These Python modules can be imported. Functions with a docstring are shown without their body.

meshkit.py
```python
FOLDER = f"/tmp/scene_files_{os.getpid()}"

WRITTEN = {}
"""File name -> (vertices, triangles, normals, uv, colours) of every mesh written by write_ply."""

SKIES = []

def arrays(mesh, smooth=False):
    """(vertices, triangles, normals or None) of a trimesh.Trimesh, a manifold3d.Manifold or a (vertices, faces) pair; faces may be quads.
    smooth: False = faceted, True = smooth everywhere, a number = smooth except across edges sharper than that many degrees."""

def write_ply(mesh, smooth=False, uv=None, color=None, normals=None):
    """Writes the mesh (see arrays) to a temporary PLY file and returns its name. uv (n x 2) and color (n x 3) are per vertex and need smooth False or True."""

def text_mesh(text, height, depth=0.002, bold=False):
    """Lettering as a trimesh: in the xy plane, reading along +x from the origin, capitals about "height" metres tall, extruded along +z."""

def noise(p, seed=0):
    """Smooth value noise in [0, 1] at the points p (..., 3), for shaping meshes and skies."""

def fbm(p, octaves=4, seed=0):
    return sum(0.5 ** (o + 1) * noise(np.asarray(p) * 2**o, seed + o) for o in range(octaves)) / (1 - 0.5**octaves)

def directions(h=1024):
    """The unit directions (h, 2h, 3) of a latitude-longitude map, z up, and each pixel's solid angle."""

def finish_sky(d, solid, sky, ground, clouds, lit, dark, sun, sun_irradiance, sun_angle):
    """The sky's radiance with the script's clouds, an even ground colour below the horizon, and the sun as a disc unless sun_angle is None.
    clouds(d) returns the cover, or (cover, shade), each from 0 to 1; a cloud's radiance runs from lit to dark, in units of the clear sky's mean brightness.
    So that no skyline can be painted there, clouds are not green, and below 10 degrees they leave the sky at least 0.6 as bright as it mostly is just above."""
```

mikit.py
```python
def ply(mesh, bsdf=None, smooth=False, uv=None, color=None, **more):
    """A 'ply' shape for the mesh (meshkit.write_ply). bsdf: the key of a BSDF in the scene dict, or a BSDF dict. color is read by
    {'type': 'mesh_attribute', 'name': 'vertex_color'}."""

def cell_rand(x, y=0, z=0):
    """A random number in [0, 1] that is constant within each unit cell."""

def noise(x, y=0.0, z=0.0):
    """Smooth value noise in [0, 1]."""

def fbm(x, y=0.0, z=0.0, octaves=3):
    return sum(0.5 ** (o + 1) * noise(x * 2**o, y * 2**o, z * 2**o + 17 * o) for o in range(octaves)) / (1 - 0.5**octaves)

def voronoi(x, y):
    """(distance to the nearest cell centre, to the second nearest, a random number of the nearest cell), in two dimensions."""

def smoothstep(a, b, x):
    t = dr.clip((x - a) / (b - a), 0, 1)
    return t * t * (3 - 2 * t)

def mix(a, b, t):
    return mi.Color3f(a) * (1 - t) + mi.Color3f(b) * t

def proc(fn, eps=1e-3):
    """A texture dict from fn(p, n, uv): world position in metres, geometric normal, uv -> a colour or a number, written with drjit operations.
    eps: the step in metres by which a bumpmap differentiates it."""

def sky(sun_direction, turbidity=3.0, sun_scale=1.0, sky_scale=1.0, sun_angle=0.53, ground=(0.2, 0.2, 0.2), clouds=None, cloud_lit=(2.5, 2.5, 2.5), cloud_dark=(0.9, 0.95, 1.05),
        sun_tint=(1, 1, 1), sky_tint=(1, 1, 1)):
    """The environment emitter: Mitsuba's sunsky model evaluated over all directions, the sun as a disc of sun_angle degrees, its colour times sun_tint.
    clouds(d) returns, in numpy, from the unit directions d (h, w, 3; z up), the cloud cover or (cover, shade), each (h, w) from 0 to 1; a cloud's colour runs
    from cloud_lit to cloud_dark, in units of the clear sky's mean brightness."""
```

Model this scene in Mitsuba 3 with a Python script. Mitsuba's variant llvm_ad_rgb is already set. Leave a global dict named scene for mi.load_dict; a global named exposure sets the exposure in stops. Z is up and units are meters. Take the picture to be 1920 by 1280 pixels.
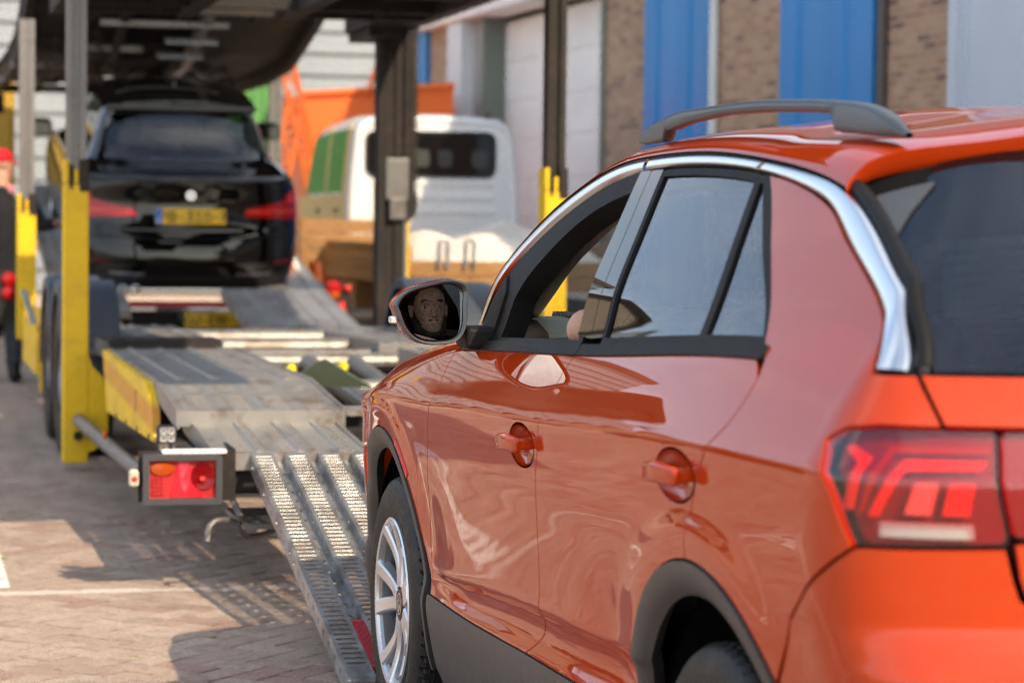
import math, random
import numpy as np, trimesh, shapely, manifold3d
import drjit as dr, mitsuba as mi, mikit, meshkit
from shapely.geometry import Polygon, Point, LineString, MultiPolygon, box as sbox
from shapely import affinity
from scipy.spatial import Delaunay, cKDTree
from scipy.interpolate import PchipInterpolator, RectBivariateSpline, CubicSpline
from scipy.ndimage import gaussian_filter
from mikit import proc, noise, fbm, voronoi, cell_rand, smoothstep, mix

# ------------------------------------------------------------------ camera, light, exposure
T = mi.ScalarTransform4f
scene, labels = {"type": "scene"}, {}
exposure = 2.3
CAM = np.array([-3.692, 2.123, 1.327]); YAW, PITCH, ROLL = -.2451, -.0470, .012
FWD = np.array([math.cos(YAW) * math.cos(PITCH), math.sin(YAW) * math.cos(PITCH), math.sin(PITCH)])
RIGHT = np.array([math.sin(YAW), -math.cos(YAW), 0.]); UP = np.cross(RIGHT, FWD)
up = math.cos(ROLL) * UP - math.sin(ROLL) * RIGHT
scene["camera"] = {"type": "thinlens", "fov": 2 * math.degrees(math.atan(960 / 4600)), "fov_axis": "x", "aperture_radius": .0105, "focus_distance": 5.75,
                   "near_clip": .1, "far_clip": 2000., "to_world": T().look_at(origin=CAM.tolist(), target=(CAM + FWD).tolist(), up=up.tolist())}
SUN = (-1.3, -.48, 1.0)
def cloud_cover(d):
    """Thin fair-weather streaks, denser towards the horizon."""
    z = np.clip(d[..., 2], 0.02, 1)
    q = np.stack([d[..., 0] / (z + .25) * 1.6, d[..., 1] / (z + .25) * 2.6, z * .4], -1)
    n = meshkit.fbm(q * 1.3 + 3.1, 5)
    low = np.exp(-(d[..., 2] / .30) ** 2)
    return np.clip(np.clip((n - .42) * 3.0, 0, 1) * .75 + .10 + .20 * low, 0, 1)
scene["sky"] = mikit.sky(SUN, turbidity=4.5, sun_scale=.80, sky_scale=1.75, sky_tint=(1.06, 1.0, .92), clouds=cloud_cover, cloud_lit=(1.9, 1.9, 1.92), cloud_dark=(1.1, 1.12, 1.16))

# ------------------------------------------------------------------ helpers
rng = np.random.default_rng(7)
MIRROR_Y = T().scale([1, -1, 1])
used = set()
def fresh(key):
    n, k = 0, key
    while k in used: n += 1; k = f"{key}_{n:03d}"
    return k
def claim(key):
    p = key.split("__"); used.update("__".join(p[:i + 1]) for i in range(len(p))); return key
def ply_of(mesh, bsdf, smooth=False):
    n = mesh.metadata.get('normals') if smooth is not False and hasattr(mesh, 'metadata') else None
    if n is None or len(n) != len(mesh.vertices): return mikit.ply(mesh, bsdf, smooth=smooth)
    d = {"type": "ply", "filename": meshkit.write_ply((mesh.vertices, mesh.faces), normals=n), "face_normals": False}
    return {**d, "bsdf": {"type": "ref", "id": bsdf}} if bsdf is not None else d
def put(key, mesh, bsdf, smooth=False, to_world=None, label=None, kind=None):
    key = claim(fresh(key))
    d = mesh if isinstance(mesh, dict) else ply_of(mesh, bsdf, smooth)
    scene[key] = {**d, **({"to_world": to_world} if to_world is not None else {})}
    if label or kind: labels[key] = {**({"label": label} if label else {}), **({"kind": kind} if kind else {})}
    return key
def thing(name, label, category, group=None, kind=None):
    key = claim(fresh(name))
    labels[key] = {"label": label, "category": category}
    if group: labels[key]["group"] = group
    if kind: labels[key]["kind"] = kind
    return key
def tm(v, f): return trimesh.Trimesh(np.asarray(v, float), np.asarray(f, int), process=False)
def cat(*ms):
    ms = [m for m in ms if m is not None]; ns = [m.metadata.get('normals') for m in ms]; r = trimesh.util.concatenate(ms); r.metadata.pop('normals', None)
    if all(n is not None for n in ns) and len(ns): r.metadata['normals'] = np.vstack(ns)
    return r
def bx(x0, x1, y0, y1, z0, z1, c=0.):
    """A box, its edges chamfered by c."""
    lo, hi = np.array([min(x0, x1), min(y0, y1), min(z0, z1)], float), np.array([max(x0, x1), max(y0, y1), max(z0, z1)], float)
    if c <= 0:
        m = trimesh.creation.box(extents=hi - lo); m.apply_translation((lo + hi) / 2); return m
    c = min(c, .45 * (hi - lo).min()); p = []
    for sx in (0, 1):
        for sy in (0, 1):
            for sz in (0, 1):
                b = np.where([sx, sy, sz], hi, lo); s = np.where([sx, sy, sz], -c, c)
                for k in range(3):
                    q = b + s; q[k] = b[k]; p.append(q)
    return trimesh.convex.convex_hull(np.array(p))
def rbox(x0, x1, y0, y1, z0, z1, r, n=12):
    """A box with rounded edges: the hull of eight spheres."""
    s = trimesh.creation.icosphere(subdivisions=2, radius=r); p = []
    for x in (x0 + r, x1 - r):
        for y in (y0 + r, y1 - r):
            for z in (z0 + r, z1 - r): p.append(s.vertices + [x, y, z])
    return trimesh.convex.convex_hull(np.vstack(p))
def frames(pts, up=(0, 0, 1)):
    p = np.asarray(pts, float); t = np.gradient(p, axis=0); t /= np.linalg.norm(t, axis=1, keepdims=True) + 1e-12
    a = np.cross(t, up); bad = np.linalg.norm(a, axis=1) < 1e-3
    a[bad] = np.cross(t[bad], (0, 1, 0)); a /= np.linalg.norm(a, axis=1, keepdims=True)
    return t, a, np.cross(a, t)
def sweep(pts, prof, up=(0, 0, 1), scale=None, close=False):
    """A closed profile (list of (side, up)) swept along pts, with flat ends."""
    p = np.asarray(pts, float); prof = np.asarray(prof, float); n, k = len(p), len(prof)
    if close: 
        t = np.roll(p, -1, 0) - np.roll(p, 1, 0); t /= np.linalg.norm(t, axis=1, keepdims=True); a = np.cross(t, up); a /= np.linalg.norm(a, axis=1, keepdims=True); b = np.cross(a, t)
    else: t, a, b = frames(p, up)
    sc = np.ones(n) if scale is None else np.asarray(scale, float)
    v = p[:, None] + (a[:, None] * prof[None, :, :1] + b[:, None] * prof[None, :, 1:]) * (sc[:, None, None] if sc.ndim == 1 else sc[:, None])
    v = v.reshape(-1, 3); f = []
    for i in range(n if close else n - 1):
        j = (i + 1) % n
        for q in range(k):
            r = (q + 1) % k
            f += [[i * k + q, j * k + q, j * k + r], [i * k + q, j * k + r, i * k + r]]
    if not close:
        for base, sgn in ((0, 1), ((n - 1) * k, -1)):
            c = len(v); v = np.vstack([v, v[base:base + k].mean(0)])
            for q in range(k): f.append([base + q, base + (q + 1) % k, c] if sgn > 0 else [base + (q + 1) % k, base + q, c])
    m = tm(v, f); m.fix_normals() if len(f) < 4000 else None
    return m
def circ(r, n=10): a = np.arange(n) * 2 * np.pi / n; return np.c_[np.cos(a), np.sin(a)] * r
def tube(pts, r, n=10, **k): return sweep(pts, circ(r, n), **k)
def rrect(w, h, r, n=4):
    q = sbox(-w / 2 + r, -h / 2 + r, w / 2 - r, h / 2 - r).buffer(r, quad_segs=n)
    return np.array(q.exterior.coords)[:-1]
def spline(pts, n=40):
    p = np.asarray(pts, float); s = np.r_[0, np.cumsum(np.linalg.norm(np.diff(p, axis=0), axis=1))]
    return CubicSpline(s, p)(np.linspace(0, s[-1], n))
def pchip2(pts, n=40):
    p = np.asarray(pts, float); s = np.r_[0, np.cumsum(np.linalg.norm(np.diff(p, axis=0), axis=1))]
    return PchipInterpolator(s, p)(np.linspace(0, s[-1], n))
def lathe(prof, n=48, axis='y', disp=None):
    """(radius, along) points turned about an axis."""
    prof = np.asarray(prof, float); a = np.linspace(0, 2 * np.pi, n, endpoint=False); k = len(prof)
    r, h = np.broadcast_to(prof[None, :, 0], (n, k)), np.broadcast_to(prof[None, :, 1], (n, k))
    if disp is not None: r = r + disp(a[:, None], prof[None, :, 1], r)
    c, s = np.cos(a)[:, None] * r, np.sin(a)[:, None] * r
    v = np.stack({'y': (c, h, s), 'z': (c, s, h), 'x': (h, c, s)}[axis], -1).reshape(-1, 3)
    i = np.arange(n)[:, None] * k + np.arange(k - 1)[None]; j = ((np.arange(n) + 1) % n)[:, None] * k + np.arange(k - 1)[None]
    f = np.stack([np.stack([i, i + 1, j], -1), np.stack([j, i + 1, j + 1], -1)], 2).reshape(-1, 3)
    if axis in 'zx': f = f[:, ::-1]
    if axis == 'x': f = f
    return tm(v, f)
def prism(poly, d, at=(0, 0, 0), plane='xz'):
    """A polygon (with holes) extruded by d: plane 'xz' along +y, 'xy' along +z, 'yz' along +x."""
    if hasattr(poly, 'geoms'): return cat(*[prism(g, d, at, plane) for g in poly.geoms if g.geom_type == 'Polygon'])
    m = trimesh.creation.extrude_polygon(poly, d, engine='earcut'); v = m.vertices.copy()
    if plane == 'xz': v = np.c_[v[:, 0], v[:, 2], v[:, 1]]
    if plane == 'yz': v = np.c_[v[:, 2], v[:, 0], v[:, 1]]
    m = tm(v, m.faces); 
    if plane == 'xz': m.invert()
    m.apply_translation(at); return m
def moved(m, M): m = m.copy(); m.apply_transform(np.asarray(M, float)); return m
def shift(m, *d): m = m.copy(); m.apply_translation(d); return m
def rot(a, axis, pt=(0, 0, 0)): return trimesh.transformations.rotation_matrix(a, axis, pt)
def face_out(m, ref):
    """Turns the whole open sheet so that its faces look along ref (a vector) on average."""
    n = np.cross(m.vertices[m.faces[:, 1]] - m.vertices[m.faces[:, 0]], m.vertices[m.faces[:, 2]] - m.vertices[m.faces[:, 0]])
    if (n @ np.asarray(ref, float)).sum() < 0: m.invert()
    return m
def resample(ring, h):
    L = LineString(ring); n = max(6, int(L.length / h)); corners = np.cumsum(np.r_[0, np.linalg.norm(np.diff(np.asarray(ring), axis=0), axis=1)])
    d = np.unique(np.round(np.r_[np.linspace(0, L.length, n, endpoint=False), corners[:-1]], 6)); d = d[np.r_[True, np.diff(d) > h * .25]]
    return np.array([L.interpolate(x).coords[0] for x in d])
def sheet(poly, fn, h=.012, skirt=.012, out=(0, 1, 0), lift=0., gap=0.):
    """The part of the surface fn(u, v) inside a polygon of (u, v), with the surface's own normals and edges rolled inwards by skirt."""
    if not isinstance(poly, (Polygon, MultiPolygon)): poly = Polygon(poly)
    poly = poly.buffer(0)
    if gap: poly = poly.buffer(-gap)
    polys = [g for g in poly.geoms] if hasattr(poly, 'geoms') else [poly]
    Vs, Fs, Ns, at = [], [], [], 0
    for poly in polys:
        rings = [resample(np.array(poly.exterior.coords), h * .8)] + [resample(np.array(r.coords), h * .8) for r in poly.interiors]
        x0, y0, x1, y1 = poly.bounds
        gx, gy = np.meshgrid(np.arange(x0, x1, h), np.arange(y0, y1, h * .87), indexing='ij'); gx = gx + (np.arange(gx.shape[1])[None] % 2) * h / 2
        g = np.c_[gx.ravel(), gy.ravel()]; g = g[shapely.contains_xy(poly.buffer(-.5 * h), g[:, 0], g[:, 1])]
        uv = np.vstack(rings + [g]); tri = Delaunay(uv).simplices; c = uv[tri].mean(1)
        tri = tri[shapely.contains_xy(poly, c[:, 0], c[:, 1])]
        a = uv[tri]; tri = tri[np.abs((a[:, 1, 0] - a[:, 0, 0]) * (a[:, 2, 1] - a[:, 0, 1]) - (a[:, 1, 1] - a[:, 0, 1]) * (a[:, 2, 0] - a[:, 0, 0])) > 1e-10]
        e = .0025; U, W = uv[:, 0], uv[:, 1]; v = fn(U, W)
        n = np.cross(fn(U + e, W) - fn(U - e, W), fn(U, W + e) - fn(U, W - e)); n /= np.linalg.norm(n, axis=1, keepdims=True) + 1e-15
        m = face_out(tm(v, tri), out); fn_ = np.cross(v[m.faces[:, 1]] - v[m.faces[:, 0]], v[m.faces[:, 2]] - v[m.faces[:, 0]])
        if (fn_ * n[m.faces[:, 0]]).sum() < 0: n = -n
        v = v + n * lift; Vs.append(v); Fs.append(m.faces + at); Ns.append(n); at += len(v); k0 = 0
        for r in (rings if skirt else []):
            k = len(r); idx = np.arange(k0, k0 + k); k0 += k; p, q = v[idx], n[idx]
            t = np.roll(p, -1, 0) - np.roll(p, 1, 0); t /= np.linalg.norm(t, axis=1, keepdims=True) + 1e-12; o = np.cross(t, q)
            if ((uv[tri].mean((0, 1))[None] - r)).shape and ((v.mean(0) - p) * o).sum() > 0: o = -o
            rows = [p, p + o * .0004 - q * .0008, p + o * .0006 - q * .002, p + o * .0006 - q * max(skirt, .003)]; nr = [q, .8 * q + .6 * o, o, o]
            i = np.arange(k); j = (i + 1) % k
            for w in range(3): Fs.append(np.vstack([np.stack([w * k + i, w * k + j, (w + 1) * k + j], -1), np.stack([w * k + i, (w + 1) * k + j, (w + 1) * k + i], -1)]) + at)
            Vs.append(np.vstack(rows)); Ns.append(np.vstack(nr)); at += 4 * k
    m = tm(np.vstack(Vs), np.vstack(Fs)); m.metadata['normals'] = np.vstack(Ns); return m
def grid_mesh(Pg, out=None):
    """An (n, m, 3) array of points as a sheet."""
    n, m = Pg.shape[:2]; i = np.arange(n - 1)[:, None] * m + np.arange(m - 1)[None]
    f = np.stack([np.stack([i, i + 1, i + m], -1), np.stack([i + 1, i + m + 1, i + m], -1)], 2).reshape(-1, 3)
    g = tm(Pg.reshape(-1, 3), f)
    return face_out(g, out) if out is not None else g
def lin(x, xs, ys): return np.interp(x, xs, ys)
def sstep(a, b, x):
    t = np.clip((np.asarray(x, float) - a) / (b - a), 0, 1); return t * t * (3 - 2 * t)
def text_on(txt, h, origin, ex, ez, depth=.002, bold=False, center=True):
    """Raised lettering whose baseline runs along ex, with ez up."""
    m = meshkit.text_mesh(txt, h, depth, bold); v = m.vertices.copy()
    if center: v[:, 0] -= (v[:, 0].min() + v[:, 0].max()) / 2
    ex, ez = np.asarray(ex, float), np.asarray(ez, float); en = np.cross(ex, ez)
    return tm(np.asarray(origin) + v[:, :1] * ex + v[:, 1:2] * ez + v[:, 2:] * en, m.faces)

# ------------------------------------------------------------------ materials
def rgb(*c): return {"type": "rgb", "value": list(map(float, c))}
def mat(name, d): scene[name] = d; return name
def rough(name, c, a=.35, spec=.5, metallic=0., **k):
    return mat(name, {"type": "twosided", "bsdf": {"type": "principled", "base_color": c if isinstance(c, dict) else rgb(*c), "roughness": a, "specular": spec, "metallic": metallic, **k}})
def gloss(name, c):
    return mat(name, {"type": "twosided", "bsdf": {"type": "plastic", "diffuse_reflectance": c if isinstance(c, dict) else rgb(*c), "int_ior": 1.52, "nonlinear": True}})
def bumped(name, base, h, scale=1., eps=.002):
    return mat(name, {"type": "twosided", "bsdf": {"type": "bumpmap", "texture": proc(h, eps), "scale": scale, "bsdf": base}})
def speckled(c, amt, f=60., f2=6.):
    c = [float(v) for v in c]
    return proc(lambda p, n, uv: mi.Color3f(*c) * (1 + amt * (2 * fbm(p.x * f, p.y * f, p.z * f) - 1) + amt * (2 * noise(p.x * f2, p.y * f2, p.z * f2) - 1)))
PAINT = gloss("mat_orange_paint", (.68, .098, .010))
BLACK_PAINT = gloss("mat_black_paint", (.006, .006, .007))
BLACK_GLOSS = gloss("mat_black_gloss", (.010, .010, .012))
WHITE_PAINT = gloss("mat_white_paint", (.90, .905, .91))
RED_PAINT = gloss("mat_red_paint", (.40, .012, .014))
def grime(c, d, amt=.5, f=5.):
    c, d = [float(v) for v in c], [float(v) for v in d]
    def fn(p, n, uv):
        a = fbm(p.x * f, p.y * f, p.z * f, 4); b = fbm(p.x * f * 7 + 5, p.y * f * 7, p.z * f * 7, 3)
        return mix(c, d, smoothstep(.46, .78, a * .6 + b * .4) * amt) * (.93 + .14 * b)
    return proc(fn)
YELLOW = rough("mat_yellow_steel", grime((.84, .53, .010), (.45, .26, .04), .45), .45, .35)
def _side(p, n, uv):
    base = mix([.84, .53, .012], [.45, .26, .05], smoothstep(.45, .75, fbm(p.x * 6, p.y * 6, p.z * 9, 4)) * .5)
    band = smoothstep(.10, .13, p.z - .36 - .028 * (p.x - 6.3)) * (1 - smoothstep(.20, .23, p.z - .36 - .028 * (p.x - 6.3)))
    return mix(base, [.62, .23, .03], band * (.55 + .35 * noise(p.x * 9, 0, p.z * 30)))
YELLOW_SIDE = rough("mat_yellow_side", proc(_side), .45, .5)
PLASTIC = rough("mat_grey_cladding", speckled((.052, .048, .046), .10, 900., 40.), .46, .5)
RAIL = rough("mat_rail", (.045, .050, .058), .34, .6)
RUBBER = rough("mat_rubber", speckled((.008, .008, .008), .15, 300., 12.), .6, .25)
TYRE = rough("mat_tyre", grime((.014, .014, .014), (.070, .060, .052), .40, 22.), .55, .4)
DARK = rough("mat_dark", (.007, .007, .008), .8, .1)
BLACK_PLASTIC = rough("mat_black_plastic", (.012, .012, .013), .42, .4)
CHROME = rough("mat_satin_chrome", (.80, .82, .86), .16, .5, 1.)
ALLOY = rough("mat_alloy", (.70, .73, .78), .30, .5, .85)
STEEL = mat("mat_galvanised", {"type": "twosided", "bsdf": {"type": "principled", "base_color": proc(lambda p, n, uv: mix([.46, .46, .46], [.28, .27, .26], smoothstep(.4, .7, fbm(p.x * 9, p.y * 14, p.z * 9, 4))) * (.85 + .3 * noise(p.x * 130, p.y * 130, p.z * 130))),
            "roughness": proc(lambda p, n, uv: .30 + .25 * fbm(p.x * 20, p.y * 20, p.z * 20, 3)), "metallic": .75, "specular": .5}})
def _deck(p, n, uv):
    a = fbm(p.x * 4, p.y * 11, p.z * 4, 4); b = fbm(p.x * 40, p.y * 40, p.z * 40, 3)
    c = mix([.29, .285, .275], [.165, .14, .12], smoothstep(.45, .72, a * .7 + b * .3))
    return mix(c, [.30, .13, .06], smoothstep(.62, .78, b) * .6)
DECK = mat("mat_deck_steel", {"type": "twosided", "bsdf": {"type": "principled", "base_color": proc(_deck), "roughness": .42, "metallic": .45, "specular": .5}})
FRAME = rough("mat_dark_frame", grime((.018, .016, .015), (.065, .040, .025), .6), .6, .3)
POST_STEEL = rough("mat_post_steel", grime((.20, .195, .19), (.12, .10, .085), .6, 4.), .40, .5, .5)
MUDGUARD = rough("mat_mudguard", speckled((.045, .056, .075), .12, 50., 5.), .42, .5)
GLASS = mat("mat_clear_glass", {"type": "thindielectric", "specular_transmittance": rgb(.86, .90, .88)})
TINT = mat("mat_privacy_glass", {"type": "thindielectric", "specular_transmittance": rgb(.05, .055, .06), "specular_reflectance": rgb(.62, .66, .72)})
TINT3 = mat("mat_rear_privacy_glass", {"type": "thindielectric", "specular_transmittance": rgb(.04, .045, .055), "specular_reflectance": rgb(.5, .56, .66)})
TINT2 = mat("mat_tinted_glass", {"type": "thindielectric", "specular_transmittance": rgb(.35, .40, .40)})
LENS = mat("mat_red_lens", {"type": "thindielectric", "specular_transmittance": rgb(.97, .30, .32)})
CLEAR_LENS = mat("mat_clear_lens", {"type": "thindielectric", "specular_transmittance": rgb(.95, .95, .95)})
MIRROR = mat("mat_mirror", {"type": "twosided", "bsdf": {"type": "conductor", "material": "Al", "specular_reflectance": rgb(.72, .80, .80)}})
RED_PLASTIC = gloss("mat_red_plastic", (.62, .012, .016))
RED_LIGHT = gloss("mat_red_reflector", (.92, .13, .10))
PALE_LED = gloss("mat_pale_reflector", (.92, .80, .72))
AMBER = gloss("mat_amber_plastic", (.80, .24, .012))
LAMP_TUB = gloss("mat_lamp_tub", (.42, .007, .030))
DARK_RED = gloss("mat_dark_red", (.16, .006, .008))
WHITE = rough("mat_white_plastic", (.78, .77, .74), .4, .5)
SKIN = mat("mat_skin", {"type": "twosided", "bsdf": {"type": "principled", "base_color": proc(lambda p, n, uv: mi.Color3f(.52, .29, .20) * (.88 + .24 * fbm(p.x * 60, p.y * 60, p.z * 60, 2) * .4 + .06)), "roughness": .48, "specular": .4}})
NAVY = rough("mat_navy_cloth", speckled((.016, .018, .030), .25, 400., 30.), .85, .2, sheen=.3)
BLACK_CLOTH = rough("mat_black_cloth", speckled((.018, .019, .022), .25, 300., 20.), .85, .2)
GREY_CLOTH = rough("mat_grey_cloth", speckled((.06, .065, .075), .25, 300., 20.), .85, .2)
HAIR = rough("mat_hair", speckled((.040, .024, .014), .35, 500., 60.), .6, .4)
SEAT = rough("mat_seat_cloth", speckled((.022, .022, .025), .25, 300., 15.), .8, .2)
DASH = rough("mat_dash", speckled((.050, .062, .066), .10, 500., 10.), .5, .4)
BEIGE = rough("mat_beige_trim", speckled((.42, .36, .30), .06, 500., 10.), .75, .3)
PLATE_YELLOW = rough("mat_plate_yellow", (.78, .47, .012), .35, .5)
PLATE_BLUE = rough("mat_plate_blue", (.010, .12, .55), .35, .5)
INK = rough("mat_black_ink", (.012, .012, .012), .5, .4)
ORANGE = rough("mat_machine_orange", grime((.84, .155, .018), (.46, .10, .03), .35, 2.), .38, .5)
ORANGE_DARK = rough("mat_machine_orange_old", grime((.62, .12, .012), (.28, .07, .02), .5, 6.), .5, .4)
CREAM = rough("mat_cream_paint", grime((.70, .52, .16), (.42, .31, .12), .4, 3.), .4, .5)
GREEN = rough("mat_green", (.10, .30, .08), .5, .4)
def _wood(p, n, uv):
    g = noise(p.x * 3 + 2 * noise(p.x, p.y * 4, p.z * 4), p.y * 22, p.z * 60)
    return mix([.40, .22, .085], [.25, .125, .05], g) * (.85 + .3 * noise(p.x * 1.7, p.y * 5, p.z * 9))
WOOD = rough("mat_board_wood", proc(_wood), .6, .3)
TARP = rough("mat_pale_tarp", grime((.72, .66, .58), (.42, .35, .28), .5, 1.6), .7, .3)
BLUE = rough("mat_blue_sheet", proc(lambda p, n, uv: mi.Color3f(.014, .205, .52) * (.86 + .28 * fbm(p.x * 3, p.y * 3, p.z * .6, 4))), .32, .5)
GREY_DOOR = rough("mat_grey_door", proc(lambda p, n, uv: mi.Color3f(.50, .56, .64) * (.92 + .16 * fbm(p.x * 2, p.y * 2, p.z, 4))), .45, .5)
SHUTTER = rough("mat_shutter", proc(lambda p, n, uv: mi.Color3f(.84, .83, .80) * (.90 + .2 * fbm(p.x * 1.5, p.y * 1.5, p.z * 2.5, 4))), .5, .4)
CONCRETE = rough("mat_lintel", proc(lambda p, n, uv: mi.Color3f(.78, .76, .71) * (.82 + .36 * fbm(p.x * 2, p.y * 2, p.z * 4, 4))), .8, .3)
PALE_METAL = rough("mat_pale_metal", proc(lambda p, n, uv: mi.Color3f(.64, .69, .71) * (.9 + .2 * fbm(p.x * 3, p.y * 3, p.z, 3))), .45, .4)
CORRUGATED = rough("mat_corrugated", proc(lambda p, n, uv: mi.Color3f(.30, .335, .365) * (.9 + .2 * fbm(p.x * .8, p.y * .8, p.z * .5, 4))), .42, .5, .25)
ROOF_TILE = rough("mat_roof_tile", speckled((.10, .075, .060), .3, 14., 1.), .7, .3)
GABLE = rough("mat_gable_boards", proc(lambda p, n, uv: mi.Color3f(.26, .215, .17) * (.72 + .45 * noise(p.x * 5.5, p.y * .5, p.z * .35) + .2 * fbm(p.x * 20, p.y, p.z * 2))), .7, .3)
def brick_wall_colour(p, n, uv):
    r = dr.floor(p.z / .0625); c = p.x / .215 + .5 * (r - 2 * dr.floor(r / 2)); k = cell_rand(c, r, 3)
    fx, fz = c - dr.floor(c), p.z / .0625 - r
    joint = (1 - smoothstep(.03, .05, dr.minimum(fx, 1 - fx))) + (1 - smoothstep(.09, .15, dr.minimum(fz, 1 - fz)))
    b = mix([.33, .175, .10], [.46, .28, .17], k); b = mix(b, [.22, .12, .085], smoothstep(.82, .9, cell_rand(c, r, 9)))
    return mix(b * (.8 + .4 * fbm(p.x * 30, p.y * 30, p.z * 30)), [.38, .33, .27], dr.clip(joint, 0, 1))
BRICK = rough("mat_brickwork", proc(brick_wall_colour), .85, .2)
# paving: marked out with worn white lines (paint on the stones)
LINES = [(1.73, 1.85, 5.30, 9.8), (.2, 6.5, 5.12, 5.22), (2.95, 3.07, -2.2, 5.2), (1.3, 4.6, .55, .64)]     # (y0, y1, x0, x1)
def line_mask(p):
    m = mi.Float(0)
    for y0, y1, x0, x1 in LINES:
        m = dr.maximum(m, smoothstep(0, .006, dr.minimum(dr.minimum(p.y - y0, y1 - p.y), dr.minimum(p.x - x0, x1 - p.x))))
    return m
def paver_colour(p, n, uv):
    k = uv.x; tone = mix([.31, .232, .185], [.375, .295, .24], k); tone = mix(tone, [.29, .195, .16], smoothstep(.8, .9, uv.y))
    g = noise(p.x * 260, p.y * 260, p.z * 260); h = fbm(p.x * 3, p.y * 3, p.z, 4); s = fbm(p.x * 24, p.y * 24, p.z * 24, 3)
    c = tone * (.54 + .72 * g) * (.84 + .32 * h); c = mix(c, [.17, .135, .11], smoothstep(.56, .75, s) * .5)
    worn = smoothstep(.30, .52, fbm(p.x * 14 + 3, p.y * 14, 0, 4) + .25 * noise(p.x * 120, p.y * 120, 0) - .10)
    return mix(c, [.66, .64, .60], line_mask(p) * worn * .85 * (1 - .55 * smoothstep(5.0, 5.06, p.x) * smoothstep(-5.26, -5.22, -p.x)))
PAVER = rough("mat_paver", proc(paver_colour), .82, .3)
def joint_colour(p, n, uv):
    m = smoothstep(.52, .66, fbm(p.x * 5, p.y * 5, 0, 4)); c = mix([.125, .10, .075], [.085, .085, .03], m)
    return c * (.6 + .8 * noise(p.x * 200, p.y * 200, 0))
JOINT = rough("mat_joint_sand", proc(joint_colour), .9, .2)
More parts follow.
